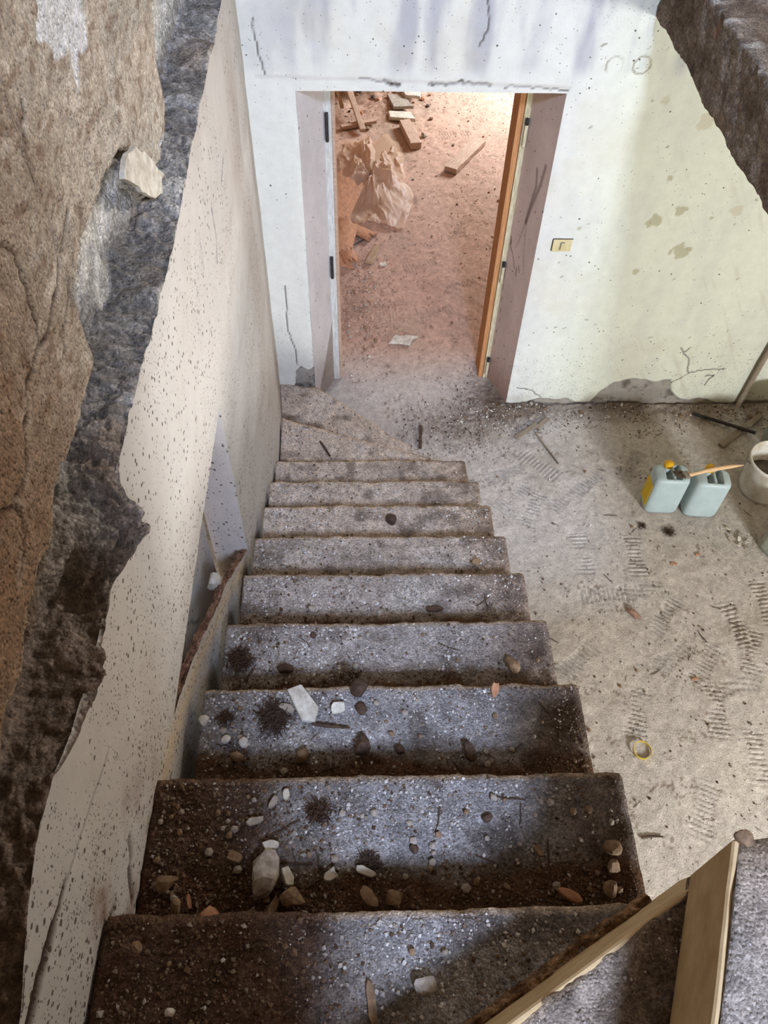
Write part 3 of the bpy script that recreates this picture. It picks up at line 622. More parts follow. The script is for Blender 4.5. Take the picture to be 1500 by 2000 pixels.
# ---------------------------------------------------------------- grit (uncountable)
def grit(name, X, Y, Z, S, COLS, parent=None, label=None, cat=None):
    n = len(X); base = np.array([(1, 0, 0), (-1, 0, 0), (0, 1, 0), (0, -1, 0), (0, 0, 1), (0, 0, -1)], float)
    F0 = np.array([(0, 2, 4), (2, 1, 4), (1, 3, 4), (3, 0, 4), (2, 0, 5), (1, 2, 5), (3, 1, 5), (0, 3, 5)])
    V = base[None]*(S[:, None, None]*.5)*(.55+.75*rng.random((n, 6, 1)))
    q = rng.normal(size=(n, 4)); q /= np.linalg.norm(q, axis=1)[:, None]; w, x, y, z = q.T
    R = np.stack([1-2*(y*y+z*z), 2*(x*y-z*w), 2*(x*z+y*w), 2*(x*y+z*w), 1-2*(x*x+z*z), 2*(y*z-x*w), 2*(x*z-y*w), 2*(y*z+x*w), 1-2*(x*x+y*y)], -1).reshape(n, 3, 3)
    V = np.einsum('nij,nkj->nki', R, V); V[..., 2] *= .75; V += np.stack([X, Y, Z], -1)[:, None]
    F = (F0[None]+6*np.arange(n)[:, None, None]).reshape(-1, 3)
    o = mesh_np(name, V.reshape(-1, 3), F, M['grit'], parent, col=np.repeat(COLS[:, None], 6, 1).reshape(-1, 3), smooth=False)
    return props(o, label, cat, kind='stuff')
PAL = np.array([c(186, 178, 168), c(160, 150, 140), c(128, 114, 100), c(206, 200, 192), c(108, 86, 66), c(76, 58, 44)])
def pick(n, p): return PAL[rng.choice(len(PAL), n, p=p)]*(.85+.3*rng.random((n, 1)))
for k, (fr, bk, zt) in TREADS.items():
    n = {0: 5200, 1: 8000, 2: 5600, 3: 3000, 4: 2600, 5: 2200, 6: 1800, 7: 1500, 8: 1300, 9: 1500, 10: 1300, 11: 900, 12: 900}[k]
    U = rng.random(n*3); V = rng.random(n*3)
    P = fr(U)*(1-V)[:, None]+bk(U)*V[:, None]; X, Y = P.T
    dens = .30+.5*ss(.5, .8, V)+.45*ss(.55, .15, U)+.4*fbm(X*7, Y*7, 180+k)
    keep = (rng.random(n*3) < dens) & (V > .03) & (V < .93) & (U > .01) & (U < .985); X, Y, U, V = X[keep][:n], Y[keep][:n], U[keep][:n], V[keep][:n]
    if k in (11, 12): pass
    S_ = (.0024+.0068*rng.random(len(X))**3.0)*(1.35 if 3 <= k <= 10 else 1)+.006*(rng.random(len(X)) < .03)*ss(.7, .3, U)
    if k <= 2: S_ = S_*1.1
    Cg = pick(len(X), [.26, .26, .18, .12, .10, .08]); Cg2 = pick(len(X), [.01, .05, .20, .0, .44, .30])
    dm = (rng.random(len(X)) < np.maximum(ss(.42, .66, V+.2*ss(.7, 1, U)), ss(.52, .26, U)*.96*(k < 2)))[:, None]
    Z = step_h(X, Y, V, zt, k, {9: .9, 10: .8, 11: .6, 12: .3}.get(k, 1.)) + S_*.2
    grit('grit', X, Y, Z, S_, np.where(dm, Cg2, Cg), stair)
def floor_grit():
    n = 42000; X = rng.uniform(.1, 3.1, n*4); Y = rng.uniform(-2.2, 5.4, n*4)
    d = .05 + 1.1*ss(.5, .05, np.hypot((X-1.3)/1.0, (Y-1.0)/.8)) + .9*ss(.28, 0, abs(YB-.03-Y))*(X > 1.3) + .8*ss(.5, .1, np.hypot((X-.95)/1.2, (Y-.75)/.7)) + .8*ss(.4, .1, np.hypot(X-.4, (Y-1.95)/2)) + .4*ss(.25, 0, X-.93)*(Y < .2) + .25*ss(.5, .0, np.hypot(X-.5, Y-4.8))
    d = d*(.6+.6*vn(X*7, Y*7, 190)); keep = (rng.random(n*4) < d) & ~((Y > YB-.01) & (Y < 1.3) & ((X < .29) | (X > 1.16))) & ~((X < .95) & (Y < .2)) & ~((X < .6) & (Y < YB))
    keep &= ~((Y > YB-.02) & (Y < 1.45) & (X > 1.15)) & ~((X+.62/.56*0 < .93) & (Y < .93-(X-.14)*.9) & (Y < YB))
    for ox, oy, orad in ((2.085, .148, .11), (2.302, .118, .11), (2.715, .262, .15), (2.675, -.155, .12), (2.965, .60, .15)): keep &= np.hypot(X-ox, Y-oy) > orad
    X, Y = X[keep][:n], Y[keep][:n]; S_ = .0045+.012*rng.random(len(X))**3.0+.010*(rng.random(len(X)) < .02)
    Cg = pick(len(X), [.2, .28, .24, .04, .14, .10])*.88; far = ss(1.1, 1.7, Y)[:, None]; Cg = Cg*(1-far*.5)+far*.5*c(196, 150, 120)
    grit('floor_grit', X, Y, floor_z(X, Y)+S_*.15, S_, Cg, None, 'loose gravel and crumbs scattered over the dusty ground floor', 'gravel')
floor_grit()
#==DEBRIS==
# ---------------------------------------------------------------- debris: countable pieces
def chip_mesh(name, lx, ly, t, seed, mat, parent=None, loc=(0, 0, 0), rot=(0, 0, 0), pts=None, n=9):
    r = random.Random(seed)
    if pts is None:
        a0 = r.uniform(0, 6.28); pts = []
        for k in range(n):
            a = a0+2*math.pi*(k+r.uniform(-.3, .3))/n; q = 1/max(abs(math.cos(a)), abs(math.sin(a)))*r.uniform(.72, 1.0)
            pts.append((math.cos(a)*q*lx/2, math.sin(a)*q*ly/2))
    bm = bmesh.new(); f = bm.faces.new([bm.verts.new((x, y, 0)) for x, y in pts])
    g = bmesh.ops.extrude_face_region(bm, geom=[f]); top = [v for v in g['geom'] if isinstance(v, bmesh.types.BMVert)]
    for v in top: v.co.z += t*r.uniform(.75, 1.1); v.co.x *= .95; v.co.y *= .95
    bmesh.ops.recalc_face_normals(bm, faces=bm.faces)
    bmesh.ops.bevel(bm, geom=list(bm.edges), offset=t*.12, segments=1, affect='EDGES')
    o = bm_obj(name, bm, mat, parent); o.location = loc; o.rotation_euler = rot; return o
def tuft(name, x, y, z, rad, n, seed, mat, h=.02):
    r = random.Random(seed); V = []; F = []
    for k in range(n):
        a = r.uniform(0, 6.28); q = rad*math.sqrt(r.random())*.7; p = Vector((q*math.cos(a), q*math.sin(a), r.uniform(0, h)*(1-q/rad)))
        d = r.uniform(0, 6.28); L = rad*r.uniform(.3, .8); w = .0009; i0 = len(V)
        for s in range(5):
            d += r.uniform(-1.1, 1.1); p = p+Vector((math.cos(d), math.sin(d), r.uniform(-.25, .3)))*L/4; p.z = max(p.z, .001)
            nrm = Vector((-math.sin(d), math.cos(d), 0))*w; V += [tuple(p-nrm), tuple(p+nrm), tuple(p+Vector((0, 0, w*1.6)))]
        for s in range(4):
            b = i0+3*s
            for a_, b_ in ((0, 1), (1, 2), (2, 0)): F.append((b+a_, b+b_, b+3+b_, b+3+a_))
    me = bpy.data.meshes.new(name); me.from_pydata(V, [], F); me.update(); o = link(name, me, mat); o.location = (x, y, z); return o
def zt(k): return (11-k)*RISE if k != 'F' and k <= 8 else {9: .38, 10: .19, 'F': .003}[k]
ORD = ['topmost', 'second', 'third', 'fourth', 'fifth', 'sixth', 'seventh']
def rock(k, x, y, s, seed, mat, name, label, cat, group=None, asp=(1, 1, .7), rz=None, up=.012):
    o = rock_mesh(name, (s*asp[0], s*asp[1], s*asp[2]), seed, M[mat], None, (x, y, (zt(k) if k != 'F' else float(floor_z(x, y)))+s*asp[2]*.22+up*(k != 'F')))
    if rz is not None: o.rotation_euler = (.1, .05, rz)
    return props(o, label, cat, group)
def chip(k, x, y, lx, ly, t, rz, seed, mat, name, label, cat, group=None, tilt=(0, 0), up=.006, pts=None):
    o = chip_mesh(name, lx, ly, t, seed, M[mat], None, (x, y, (zt(k) if k != 'F' else float(floor_z(x, y)))+up), (tilt[0], tilt[1], rz), pts); return props(o, label, cat, group)

# second tread: the wide one full of rubble
rock(1, .203, -2.228, .074, 501, 'stone', 'stone', 'largest angular stone on the second tread, tan and grey, lying near its left end', 'stone', asp=(.75, 1.25, .6), rz=-.35, up=.018)
chip(1, .211, -2.170, .036, .022, .010, .3, 502, 'plaster_chip', 'plaster_chip', 'pale plaster chip just above the largest stone on the second tread', 'plaster chip', up=.014)
chip(1, .141, -2.190, .034, .022, .010, -.2, 503, 'tan_stone', 'stone_flake', 'tan stone flake left of the largest stone on the second tread', 'stone', up=.014)
chip(1, .175, -2.122, .040, .016, .008, .25, 504, 'stone', 'stone_flake', 'long thin grey flake in the upper left grit of the second tread', 'stone', up=.01)
chip(1, .244, -2.226, .022, .042, .010, .3, 505, 'plaster_chip', 'plaster_chip', 'upright pale chip leaning at the right side of the largest stone', 'plaster chip', tilt=(.1, .3), up=.016)
rock(1, .258, -2.267, .046, 506, 'tan_stone', 'stone', 'lumpy tan stone right below the largest stone, at the back of the second tread', 'stone', asp=(1, .8, .7), up=.016)
chip(1, .222, -2.281, .018, .042, .010, -.5, 507, 'tan_stone', 'stone_flake', 'narrow tan flake standing between the largest stone and the topmost tread', 'stone', up=.018)
rock(1, .103, -2.294, .034, 508, 'clay', 'brick_crumb', 'reddish brick crumb against the edge of the topmost tread', 'brick crumb', up=.014)
rock(1, .041, -2.274, .026, 509, 'tan_stone', 'stone', 'round tan stone in the dark left back corner of the second tread', 'stone', up=.016)
chip(1, .064, -2.268, .009, .028, .006, .25, 510, 'clay', 'tile_chip', 'orange tile sliver beside the round tan stone on the second tread', 'tile chip', tilt=(.3, .2), up=.022)
chip(1, .394, -2.221, .048, .018, .008, -.35, 511, 'plaster_chip', 'plaster_chip', 'white tapered plaster sliver in the middle of the second tread', 'plaster chip', up=.012)
chip(1, .325, -2.226, .030, .022, .008, .5, 512, 'plaster_chip', 'plaster_chip', 'small blunt white chip left of the tapered sliver on the second tread', 'plaster chip', up=.012)
chip(1, .234, -2.070, .016, .024, .008, .2, 513, 'plaster_chip', 'plaster_chip', 'white triangular chip near the front edge of the second tread', 'plaster chip', up=.008)
chip(1, .209, -2.086, .014, .036, .008, -.5, 514, 'stone', 'stone_flake', 'slim grey flake next to the white triangular chip by the front edge', 'stone', up=.008)
rock(1, .876, -2.190, .034, 515, 'tan_stone', 'stone', 'knobbly tan stone near the right end of the second tread', 'stone', asp=(1, .9, .7))
rock(1, .872, -2.222, .026, 516, 'tan_stone', 'stone', 'smaller tan stone touching the knobbly one at the right end', 'stone')
chip(1, .732, -2.189, .014, .030, .010, .4, 517, 'tan_stone', 'stone_flake', 'pale tan peg shaped flake in the shadow at the right of the second tread', 'stone', up=.012)
chip(1, .779, -2.273, .056, .020, .014, -.5, 518, 'clay', 'brick_fragment', 'long reddish brick fragment at the back right of the second tread', 'brick fragment', up=.018)
rock(1, .860, -2.262, .028, 519, 'tan_stone', 'stone', 'tan stone right of the long reddish brick fragment', 'stone')
rock(1, .764, -2.304, .026, 520, 'tan_stone', 'stone', 'tan stone wedged against the topmost tread below the reddish brick fragment', 'stone', up=.014)
rock(1, .399, -2.268, .034, 521, 'tan_stone', 'stone', 'left one of two brown lumps at the middle back of the second tread', 'stone', asp=(1.2, .8, .6), up=.016)
rock(1, .447, -2.270, .032, 522, 'tan_stone', 'stone', 'right one of two brown lumps at the middle back of the second tread', 'stone', up=.016)
props(tuft('root_tuft', .300, -2.105, zt(1)+.006, .026, 160, 523, M['root']), 'rust brown tuft of dry roots at the front of the second tread', 'root tuft')
props(tuft('root_tuft', .402, -2.204, zt(1)+.006, .022, 160, 524, M['clod'], .014), 'dark tuft of dry grass beside the white tapered sliver on the second tread', 'root tuft')
rock(1, .638, -2.124, .022, 525, 'clod', 'dirt_clod', 'dark clod right of the middle of the second tread', 'dirt clod', up=.004)
rock(1, .489, -2.179, .017, 526, 'clod', 'dirt_clod', 'small dark clod in the middle of the second tread', 'dirt clod', up=.004)
rock(1, .012, -2.235, .036, 527, 'tan_stone', 'stone', 'dim brown stone against the wall at the left end of the second tread', 'stone', asp=(1.3, .9, .5), up=.012)
# topmost tread
rock(0, .485, -2.433, .036, 530, 'stone', 'stone', 'grey stone in the lit middle of the topmost tread', 'stone', asp=(1.1, .8, .6))
rock(0, .090, -2.460, .014, 531, 'plaster_chip', 'plaster_crumb', 'small cream crumb at the dark left of the topmost tread', 'plaster chip')
rock(0, .025, -2.372, .018, 532, 'tan_stone', 'stone', 'small brown stone by the wall on the topmost tread', 'stone')
chip(0, .40, -2.455, .018, .07, .004, .1, 533, 'tan_stone', 'plaster_sliver', 'long flat pinkish sliver pointing down the topmost tread', 'plaster chip', up=.004)
# third tread
chip(2, .250, -1.795, .060, .105, .016, .42, 540, 'plaster_chip', 'tile_fragment', 'long cream marble tile fragment lying across the front of the third tread', 'tile fragment', tilt=(.12, 0), up=.012,
     pts=[(-.026, .052), (.012, .050), (.030, -.022), (.006, -.052), (-.022, -.034)])
chip(2, .331, -1.803, .042, .034, .012, -.1, 541, 'plaster_chip', 'tile_fragment', 'small whitish tile fragment right of the long cream one', 'tile fragment', tilt=(.2, 0), up=.008)
rock(2, .384, -1.752, .046, 542, 'clod', 'dirt_clod', 'round dark clod on the front edge of the third tread', 'dirt clod', asp=(1, 1, .9), up=.012)
rock(2, .388, -1.806, .028, 543, 'clod', 'dirt_clod', 'small dark clod just behind the round clod on the third tread', 'dirt clod', up=.004)
rock(2, .390, -1.898, .044, 544, 'clod', 'dirt_clod', 'dark ragged clod at the back middle of the third tread', 'dirt clod', asp=(.9, 1.1, .8))
props(tuft('root_tuft', .175, -1.822, zt(2)+.005, .040, 300, 545, M['clod'], .02), 'dark sprawling tuft of dry moss left of the long cream tile fragment', 'root tuft')
props(tuft('root_tuft', .062, -1.822, zt(2)+.005, .022, 110, 546, M['root'], .012), 'thin brown root tuft at the left end of the third tread', 'root tuft')
rock(2, .068, -1.876, .021, 547, 'plaster_chip', 'pebble', 'white round pebble nearest the wall on the third tread', 'pebble', up=.006)
rock(2, .111, -1.884, .024, 548, 'plaster_chip', 'pebble', 'white round pebble second from the wall on the third tread', 'pebble', up=.008)
rock(2, .099, -1.924, .028, 549, 'tan_stone', 'stone', 'tan upright stone at the dark back of the third tread', 'stone', asp=(.8, 1.2, .8))
rock(2, .248, -1.922, .032, 550, 'tan_stone', 'stone', 'brown stone at the back of the third tread below the tile fragment', 'stone')
chip(2, .207, -1.800, .044, .022, .010, -.35, 551, 'stone', 'stone_flake', 'grey flake tucked at the left side of the long cream tile fragment', 'stone')
chip(2, .720, -1.760, .022, .042, .002, -.2, 552, 'clay', 'dry_leaf', 'orange brown dry leaf on the front edge of the third tread', 'leaf', tilt=(.15, .1), up=.008)
chip(2, .640, -1.918, .028, .052, .012, .25, 553, 'clod', 'bark_piece', 'dark bark piece at the back right of the third tread', 'bark', tilt=(.2, .1), up=.016)
rock(2, .477, -1.912, .022, 554, 'clod', 'dirt_clod', 'small dark clod right of the ragged clod on the third tread', 'dirt clod')
rock(2, .010, -1.829, .026, 555, 'plaster_chip', 'plaster_crumb', 'white crumb stuck at the left tip of the third tread by the curb', 'plaster chip', up=.004)
props(tube('twig', [(.27, -1.843, zt(2)+.012), (.31, -1.85, zt(2)+.014), (.36, -1.853, zt(2)+.011)], [.004, .0045, .003], M['twig'], n=6), 'dark twig right behind the long cream tile fragment', 'twig')
# fourth to seventh treads
props(tuft('root_tuft', .050, -1.572, zt(3)+.004, .038, 260, 560, M['root'], .022), 'brown clump of dry roots at the left end of the fourth tread', 'root tuft')
rock(3, .254, -1.497, .019, 561, 'clod', 'dirt_clod', 'small brown clod near the front edge of the fourth tread', 'dirt clod', up=.003)
rock(3, .811, -1.602, .042, 562, 'tan_stone', 'stone', 'tan stone at the back right of the fourth tread', 'stone', asp=(1.3, .8, .7))
props(tuft('root_tuft', .367, -1.634, zt(3)+.012, .026, 60, 563, M['root'], .014), 'small nest like curl of roots at the back of the fourth tread', 'root tuft')
rock(3, .182, -1.606, .034, 564, 'clod', 'dirt_clod', 'dark flat clod at the back left of the fourth tread', 'dirt clod', asp=(1.4, .9, .6))
chip(4, .627, -1.312, .062, .020, .010, .05, 565, 'clod', 'bark_piece', 'dark bark strip at the back of the fifth tread', 'bark', up=.016)
rock(4, .234, -1.305, .026, 566, 'stone', 'stone', 'small grey stone at the back of the fifth tread', 'stone')
rock(6, .518, -.665, .042, 567, 'clod', 'dirt_clod', 'dark brown clod on the seventh tread, alone on the pale grit', 'dirt clod', asp=(1, 1, .9), up=.006)
rock(5, .810, -1.000, .036, 568, 'tan_stone', 'stone', 'flat brown stone at the back right of the sixth tread', 'stone', asp=(1.2, .9, .5))
props(tube('twig', [(.180, .290, .392), (.205, .245, .394), (.236, .185, .392)], [.006, .007, .005], M['twig'], n=6), 'grey twig lying across the upper winding step', 'twig')
# pebbles scattered over the three nearest treads: nothing tells them apart
def pebbles(k, n, seed, smin, smax, label, group):
    r = random.Random(seed); protos = [rock_mesh('pebble', (1, r.uniform(.7, 1.1), .7), seed+10+q, M['stone' if q % 2 else 'tan_stone'], sub=1) for q in range(4)]
    fr, bk, z = TREADS[k]
    for i in range(n):
        u = r.random()**1.25*.94+.02; v = .12+.78*r.random(); p = (fr(np.array(u))*(1-v)+bk(np.array(u))*v)
        o = protos[i] if i < 4 else protos[i % 4].copy()
        if i >= 4: COL.objects.link(o)
        s = r.uniform(smin, smax); o.scale = (s, s, s); o.location = (p[0], p[1], z+s*.2+.012*ss(.72, 1, np.array(v)).item()+.002); o.rotation_euler = (r.uniform(-.4, .4), r.uniform(-.4, .4), r.uniform(0, 6.28))
        props(o, label, 'pebble', group)
pebbles(0, 16, 600, .007, .013, 'small pebble among the dirt of the topmost tread', 'pebbles on the topmost tread')
pebbles(1, 70, 620, .008, .020, 'small pebble among the rubble of the wide second tread', 'pebbles on the second tread')
pebbles(2, 40, 640, .009, .019, 'small pebble among the grit of the third tread', 'pebbles on the third tread')
pebbles(3, 18, 660, .010, .018, 'small pebble in the grit of the fourth tread', 'pebbles on the fourth tread')
# niche
o = rock_mesh('stone_block', (.045, .05, .075), 570, M['plaster_chip'], None, (-.075, -1.235, 1.405), (0, .1, .4)); props(o, 'cream stone block standing on the broken sill of the wall niche', 'stone')

# ---------------------------------------------------------------- ground floor things
def rrect(u, v, lx, ly, p=4.5):
    m = max(abs(u), abs(v)); 
    if m < 1e-6: return 0, 0
    n = (abs(u)**p+abs(v)**p)**(1/p); return u*m/n*lx/2, v*m/n*ly/2
def jerrycan(x, y, rz, label, cap_label=None, with_label=True):
    t = thing('jerrycan', (x, y, .002), label, 'jerrycan', rz=rz)
    LX, LY, H = .192, .135, .288; n = 33; bm = bmesh.new(); G = []
    for j in range(n):
        row = []
        for i in range(n):
            u, v = -1+2*i/(n-1), -1+2*j/(n-1); px, py = rrect(u, v, LX*.90, LY*.90)
            tr = ss(.043, .036, abs(px-.004))*ss(-.050, -.043, py)*ss(.056, .05, py)
            z = H - .058*float(tr) - .010*max(abs(u), abs(v))**6
            row.append(bm.verts.new((px, py, z)))
        G.append(row)
    for j in range(n-1):
        for i in range(n-1): bm.faces.new((G[j][i], G[j][i+1], G[j+1][i+1], G[j+1][i]))
    ring = G[0][:] + [G[j][-1] for j in range(1, n)] + G[-1][-2::-1] + [G[j][0] for j in range(n-2, 0, -1)]
    prev = ring
    for k, z in ((.97, H-.016), (1.0, H-.032), (1.0, .05), (.99, .02), (.93, .003)):
        cur = [bm.verts.new((w.co.x/.90*k, w.co.y/.90*k, z)) for w in ring]
        for a in range(len(ring)): b = (a+1) % len(ring); bm.faces.new((prev[b], prev[a], cur[a], cur[b]))
        prev = cur
    bm.faces.new(prev[::-1]); bmesh.ops.recalc_face_normals(bm, faces=bm.faces)
    bm_obj('body', bm, M['jerry'], t, True)
    tube('handle', [(.004, -.052, H-.012), (.004, -.040, H-.006), (.004, .02, H-.006), (.004, .05, H-.012)], .009, M['jerry'], t, 8)
    cp = lathe('cap', [(.0, .0), (.022, 0), (.025, .004), (.025, .024), (.021, .030), (0, .031)], M['yellow'], t, 20); cp.location = (-.020, .036, H+.004)
    nk = lathe('neck', [(.019, -.05), (.019, .006)], M['jerry'], t, 16); nk.location = cp.location
    if with_label:
        bm = bmesh.new(); box_bm(bm, (.0024, .095, .17), (-LX/2-.0005, .0, .13), bev=.0008); lb = bm_obj('label', bm, M['label'], t); lb['label'] = 'worn yellow label on the left side'
    return t
jerrycan(2.085, .148, -.05, 'left blue grey jerrycan with a yellow side label and yellow cap')
jerrycan(2.302, .118, -.09, 'right blue grey jerrycan with yellow cap, beside the white bucket', with_label=False)
b = thing('paintbrush', (2.13, .092, .320), 'paintbrush with bare wooden handle lying across the two jerrycans', 'paintbrush')
tube('handle', [(.010, -.004, .012), (.05, .006, .014), (.10, .020, .016), (.17, .036, .018), (.26, .050, .020), (.325, .058, .021)], [.013, .009, .0105, .0115, .010, .003], M['pale_wood'], b, 10)
bm = bmesh.new(); box_bm(bm, (.03, .046, .018), (0, 0, .010), (0, 0, .25), .004, 2); bm_obj('ferrule', bm, M['steel'], b)
bm = bmesh.new()
for k in range(60):
    w = random.uniform(-1, 1); box_bm(bm, (.052+random.uniform(-.012, .006), .0016, .0016), (-.036, .020*w+.012, .006+random.uniform(-.006, .006)), (random.uniform(-.1, .1), random.uniform(-.05, .25), math.pi-.35+.25*w))
bm_obj('bristles', bm, M['bristle'], b)
t = thing('bucket', (2.715, .262, .002), 'white plastic bucket with dried mortar inside, right of the jerrycans', 'bucket')
lathe('body', [(.0, .0), (.118, .0), (.124, .006), (.128, .03), (.140, .22), (.147, .236), (.147, .25), (.141, .252), (.137, .245), (.134, .22), (.122, .03), (0, .024)], M['white_plastic'], t, 48)
lathe('contents', [(.0, .115), (.06, .112), (.1285, .108), (.125, .085)], M['sludge'], t, 32)
tube('bail', [(.146*math.cos(a), .146*math.sin(a)*.98, .226-.10*math.sin(a)*(1 if math.sin(a) > 0 else 0)) for a in np.linspace(0, math.pi, 14)], .0026, M['steel'], t, 6)
jc = jerrycan(2.675, -.155, .5, 'green grey canister cut off by the right edge, in front of the bucket', with_label=False)
for ch in jc.children:
    if ch.name.startswith(('body', 'handle', 'neck')): ch.data.materials.clear(); ch.data.materials.append(M['greenish'])
jc.scale = (1, 1, .88)
t = thing('bucket', (2.965, .60, .002), 'pale green tub standing behind the white bucket', 'bucket')
lathe('body', [(.0, .0), (.12, .0), (.128, .01), (.145, .27), (.150, .28), (.146, .284), (.138, .27), (.12, .02), (0, .016)], M['greenish'], t, 36)
props(tube('iron_rod', [(2.468, .850, .022), (2.66, .742, .034), (2.80, .665, .040)], .0105, M['iron'], n=10), 'dark iron rod lying from the wall foot towards the pale green tub', 'rod')
def plank(name, x0, y0, x1, y1, z0, z1, w, t, mat, label, cat, seed=0, bev=.003, roll=0):
    z0, z1 = z0+float(floor_z(x0, y0)), z1+float(floor_z(x1, y1)); P0, P1 = Vector((x0, y0, z0)), Vector((x1, y1, z1)); d = P1-P0; L = d.length
    bm = bmesh.new(); box_bm(bm, (L, w, t), bev=bev); r = random.Random(seed)
    bmesh.ops.subdivide_edges(bm, edges=[e for e in bm.edges if e.calc_length() > L*.6], cuts=6)
    for v in bm.verts: v.co += Vector((r.uniform(-.004, .004) if abs(v.co.x) > L*.45 else 0, r.uniform(-.002, .002), r.uniform(-.001, .001)))
    o = bm_obj(name, bm, mat); q = d.to_track_quat('X', 'Z'); o.rotation_euler = q.to_euler(); o.rotation_euler.rotate_axis('X', roll); o.location = (P0+P1)/2+Vector((0, 0, t/2)); return props(o, label, cat)
plank('wood_lath', 2.575, .590, 2.895, .835, .004, .006, .038, .014, M['grey_wood'], 'grey wooden slat lying crosswise under the dark iron rod', 'slat', 1)
plank('wood_lath', 1.335, .655, 1.475, .765, .012, .016, .032, .012, M['grey_wood'], 'left grey wooden slat in the gravel right of the doorway', 'slat', 2)
plank('wood_lath', 1.475, .735, 1.552, .805, .016, .018, .030, .012, M['grey_wood'], 'short pale slat end next to the left grey slat right of the doorway', 'slat', 3)
props(tube('twig', [(1.468, .70, .012), (1.50, .61, .010), (1.565, .455, .008)], [.006, .006, .004], M['grey_wood'], n=6), 'grey twig pointing away from the short pale slat on the floor', 'twig')
props(tube('wooden_pole', [(2.772, .918, .004), (2.80, .925, .7), (2.83, .928, 1.4)], .016, M['grey_wood'], n=12), 'brown wooden pole leaning upright against the back wall', 'pole')
plank('wood_lath', .752, .565, .765, .74, .010, .014, .018, .012, M['twig'], 'thin dark wooden slat lying at the foot of the winding steps', 'slat', 4)
M['brick'] = mat_solid('dusty_brick', c(158, 124, 104), c(124, 94, 78), 40)
rock('F', 1.794, -.558, .060, 701, 'brick', 'brick_fragment', 'pinkish brick fragment alone on the dusty floor', 'brick fragment', asp=(1.2, .75, .6), rz=-.7)
chip('F', 1.818, -.572, .022, .014, .004, .3, 702, 'plaster_chip', 'plaster_chip', 'tiny white chip touching the pinkish brick fragment', 'plaster chip', up=.004)
bm = bmesh.new(); ring = []
for k in range(36):
    a = 2*math.pi*k/36; ring.append([bm.verts.new((r_*math.cos(a), r_*math.sin(a), z_)) for r_, z_ in ((.039, 0), (.0425, 0), (.0425, .011), (.039, .011))])
for k in range(36):
    for q in range(4): bm.faces.new((ring[k][q], ring[(k+1) % 36][q], ring[(k+1) % 36][(q+1) % 4], ring[k][(q+1) % 4]))
bmesh.ops.recalc_face_normals(bm, faces=bm.faces)
M['ring'] = mat_solid('dusty_yellow', c(206, 180, 70), c(180, 150, 60), 40); o = bm_obj('plastic_ring', bm, M['ring']); o.location = (1.674, -1.282, .006); o.rotation_euler = (.06, .04, 0); props(o, 'yellow plastic ring lying on the dusty floor', 'ring')
props(tube('twig', [(1.585, -1.665, .008), (1.63, -1.66, .010), (1.68, -1.662, .008)], [.005, .005, .003], M['twig'], n=6), 'dark twig on the floor near the lower end of the upper winding steps', 'twig')
props(tuft('leaf_litter', 1.961, -.002, .004, .026, 90, 710, M['root'], .01), 'dark leaf litter in front of the left jerrycan', 'leaf litter')
props(tuft('leaf_litter', 2.103, -.045, .004, .034, 130, 711, M['root'], .014), 'brown leaf litter in front of the gap between the two jerrycans', 'leaf litter')
for k, (x, y) in enumerate(((2.45, -.06), (2.48, -.10), (2.50, -.07), (2.47, -.14), (2.43, -.10), (2.52, -.12), (2.50, -.16), (2.44, -.03))):
    chip('F', x, y, .034, .022, .006, k*1.3, 720+k, 'plaster_chip' if k % 2 else 'stone', 'plaster_chip', 'pale plaster chip in the little heap between the canister and right jerrycan', 'plaster chip', 'plaster chips in the little heap', tilt=(.3*math.sin(k*2), .3*math.cos(k*3)), up=.008)
for k, (x, y) in enumerate(((2.224, -.199), (2.079, -.258), (2.018, -.928))):
    chip('F', x, y, .040, .014, .005, [.3, -.1, .3][k], 730+k, 'clay', 'wood_splinter', ['orange splinter on the floor nearest the jerrycans', 'orange splinter left of the one nearest the jerrycans', 'orange splinter halfway between the jerrycans and the yellow ring'][k], 'splinter', up=.003)
# pebbles on the floor
def floor_stones(n, seed, region, smin, smax, mats, label, group, name='pebble', cat='pebble'):
    r = random.Random(seed); protos = [rock_mesh(name, (1, r.uniform(.7, 1.1), .65), seed+q, M[mats[q % len(mats)]], sub=1) for q in range(4)]
    for i in range(n):
        x, y, h = region(r); h = float(floor_z(x, y)); o = protos[i] if i < 4 else protos[i % 4].copy()
        if i >= 4: COL.objects.link(o)
        s = smin+(smax-smin)*r.random()**2; o.scale = (s, s, s); o.location = (x, y, h+s*.22); o.rotation_euler = (r.uniform(-.4, .4), r.uniform(-.4, .4), r.uniform(0, 6.28)); props(o, label, cat, group)
floor_stones(40, 740, lambda r: (r.uniform(1.33, 2.95), r.uniform(.80, .92), .022), .014, .04, ['stone', 'plaster_chip', 'tan_stone'], 'small rubble stone along the foot of the back wall', 'rubble along the back wall')
floor_stones(46, 750, lambda r: (min(1.6, r.gauss(1.22, .14)), min(.93, r.gauss(.86, .07)), .024), .010, .026, ['stone', 'tan_stone', 'plaster_chip'], 'small rubble stone in the gravel heap at the right door jamb', 'rubble at the right door jamb')
floor_stones(36, 760, lambda r: (r.uniform(.30, .52), r.uniform(1.35, 2.35), .014), .014, .036, ['stone', 'tan_stone', 'plaster_chip'], 'small rubble stone inside the left door jamb', 'rubble inside the left door jamb')
floor_stones(50, 770, lambda r: (r.uniform(1.0, 2.5), r.uniform(-1.8, .6), .001), .010, .022, ['stone', 'clod', 'tan_stone'], 'small pebble scattered on the open dusty floor', 'pebbles on the open floor')

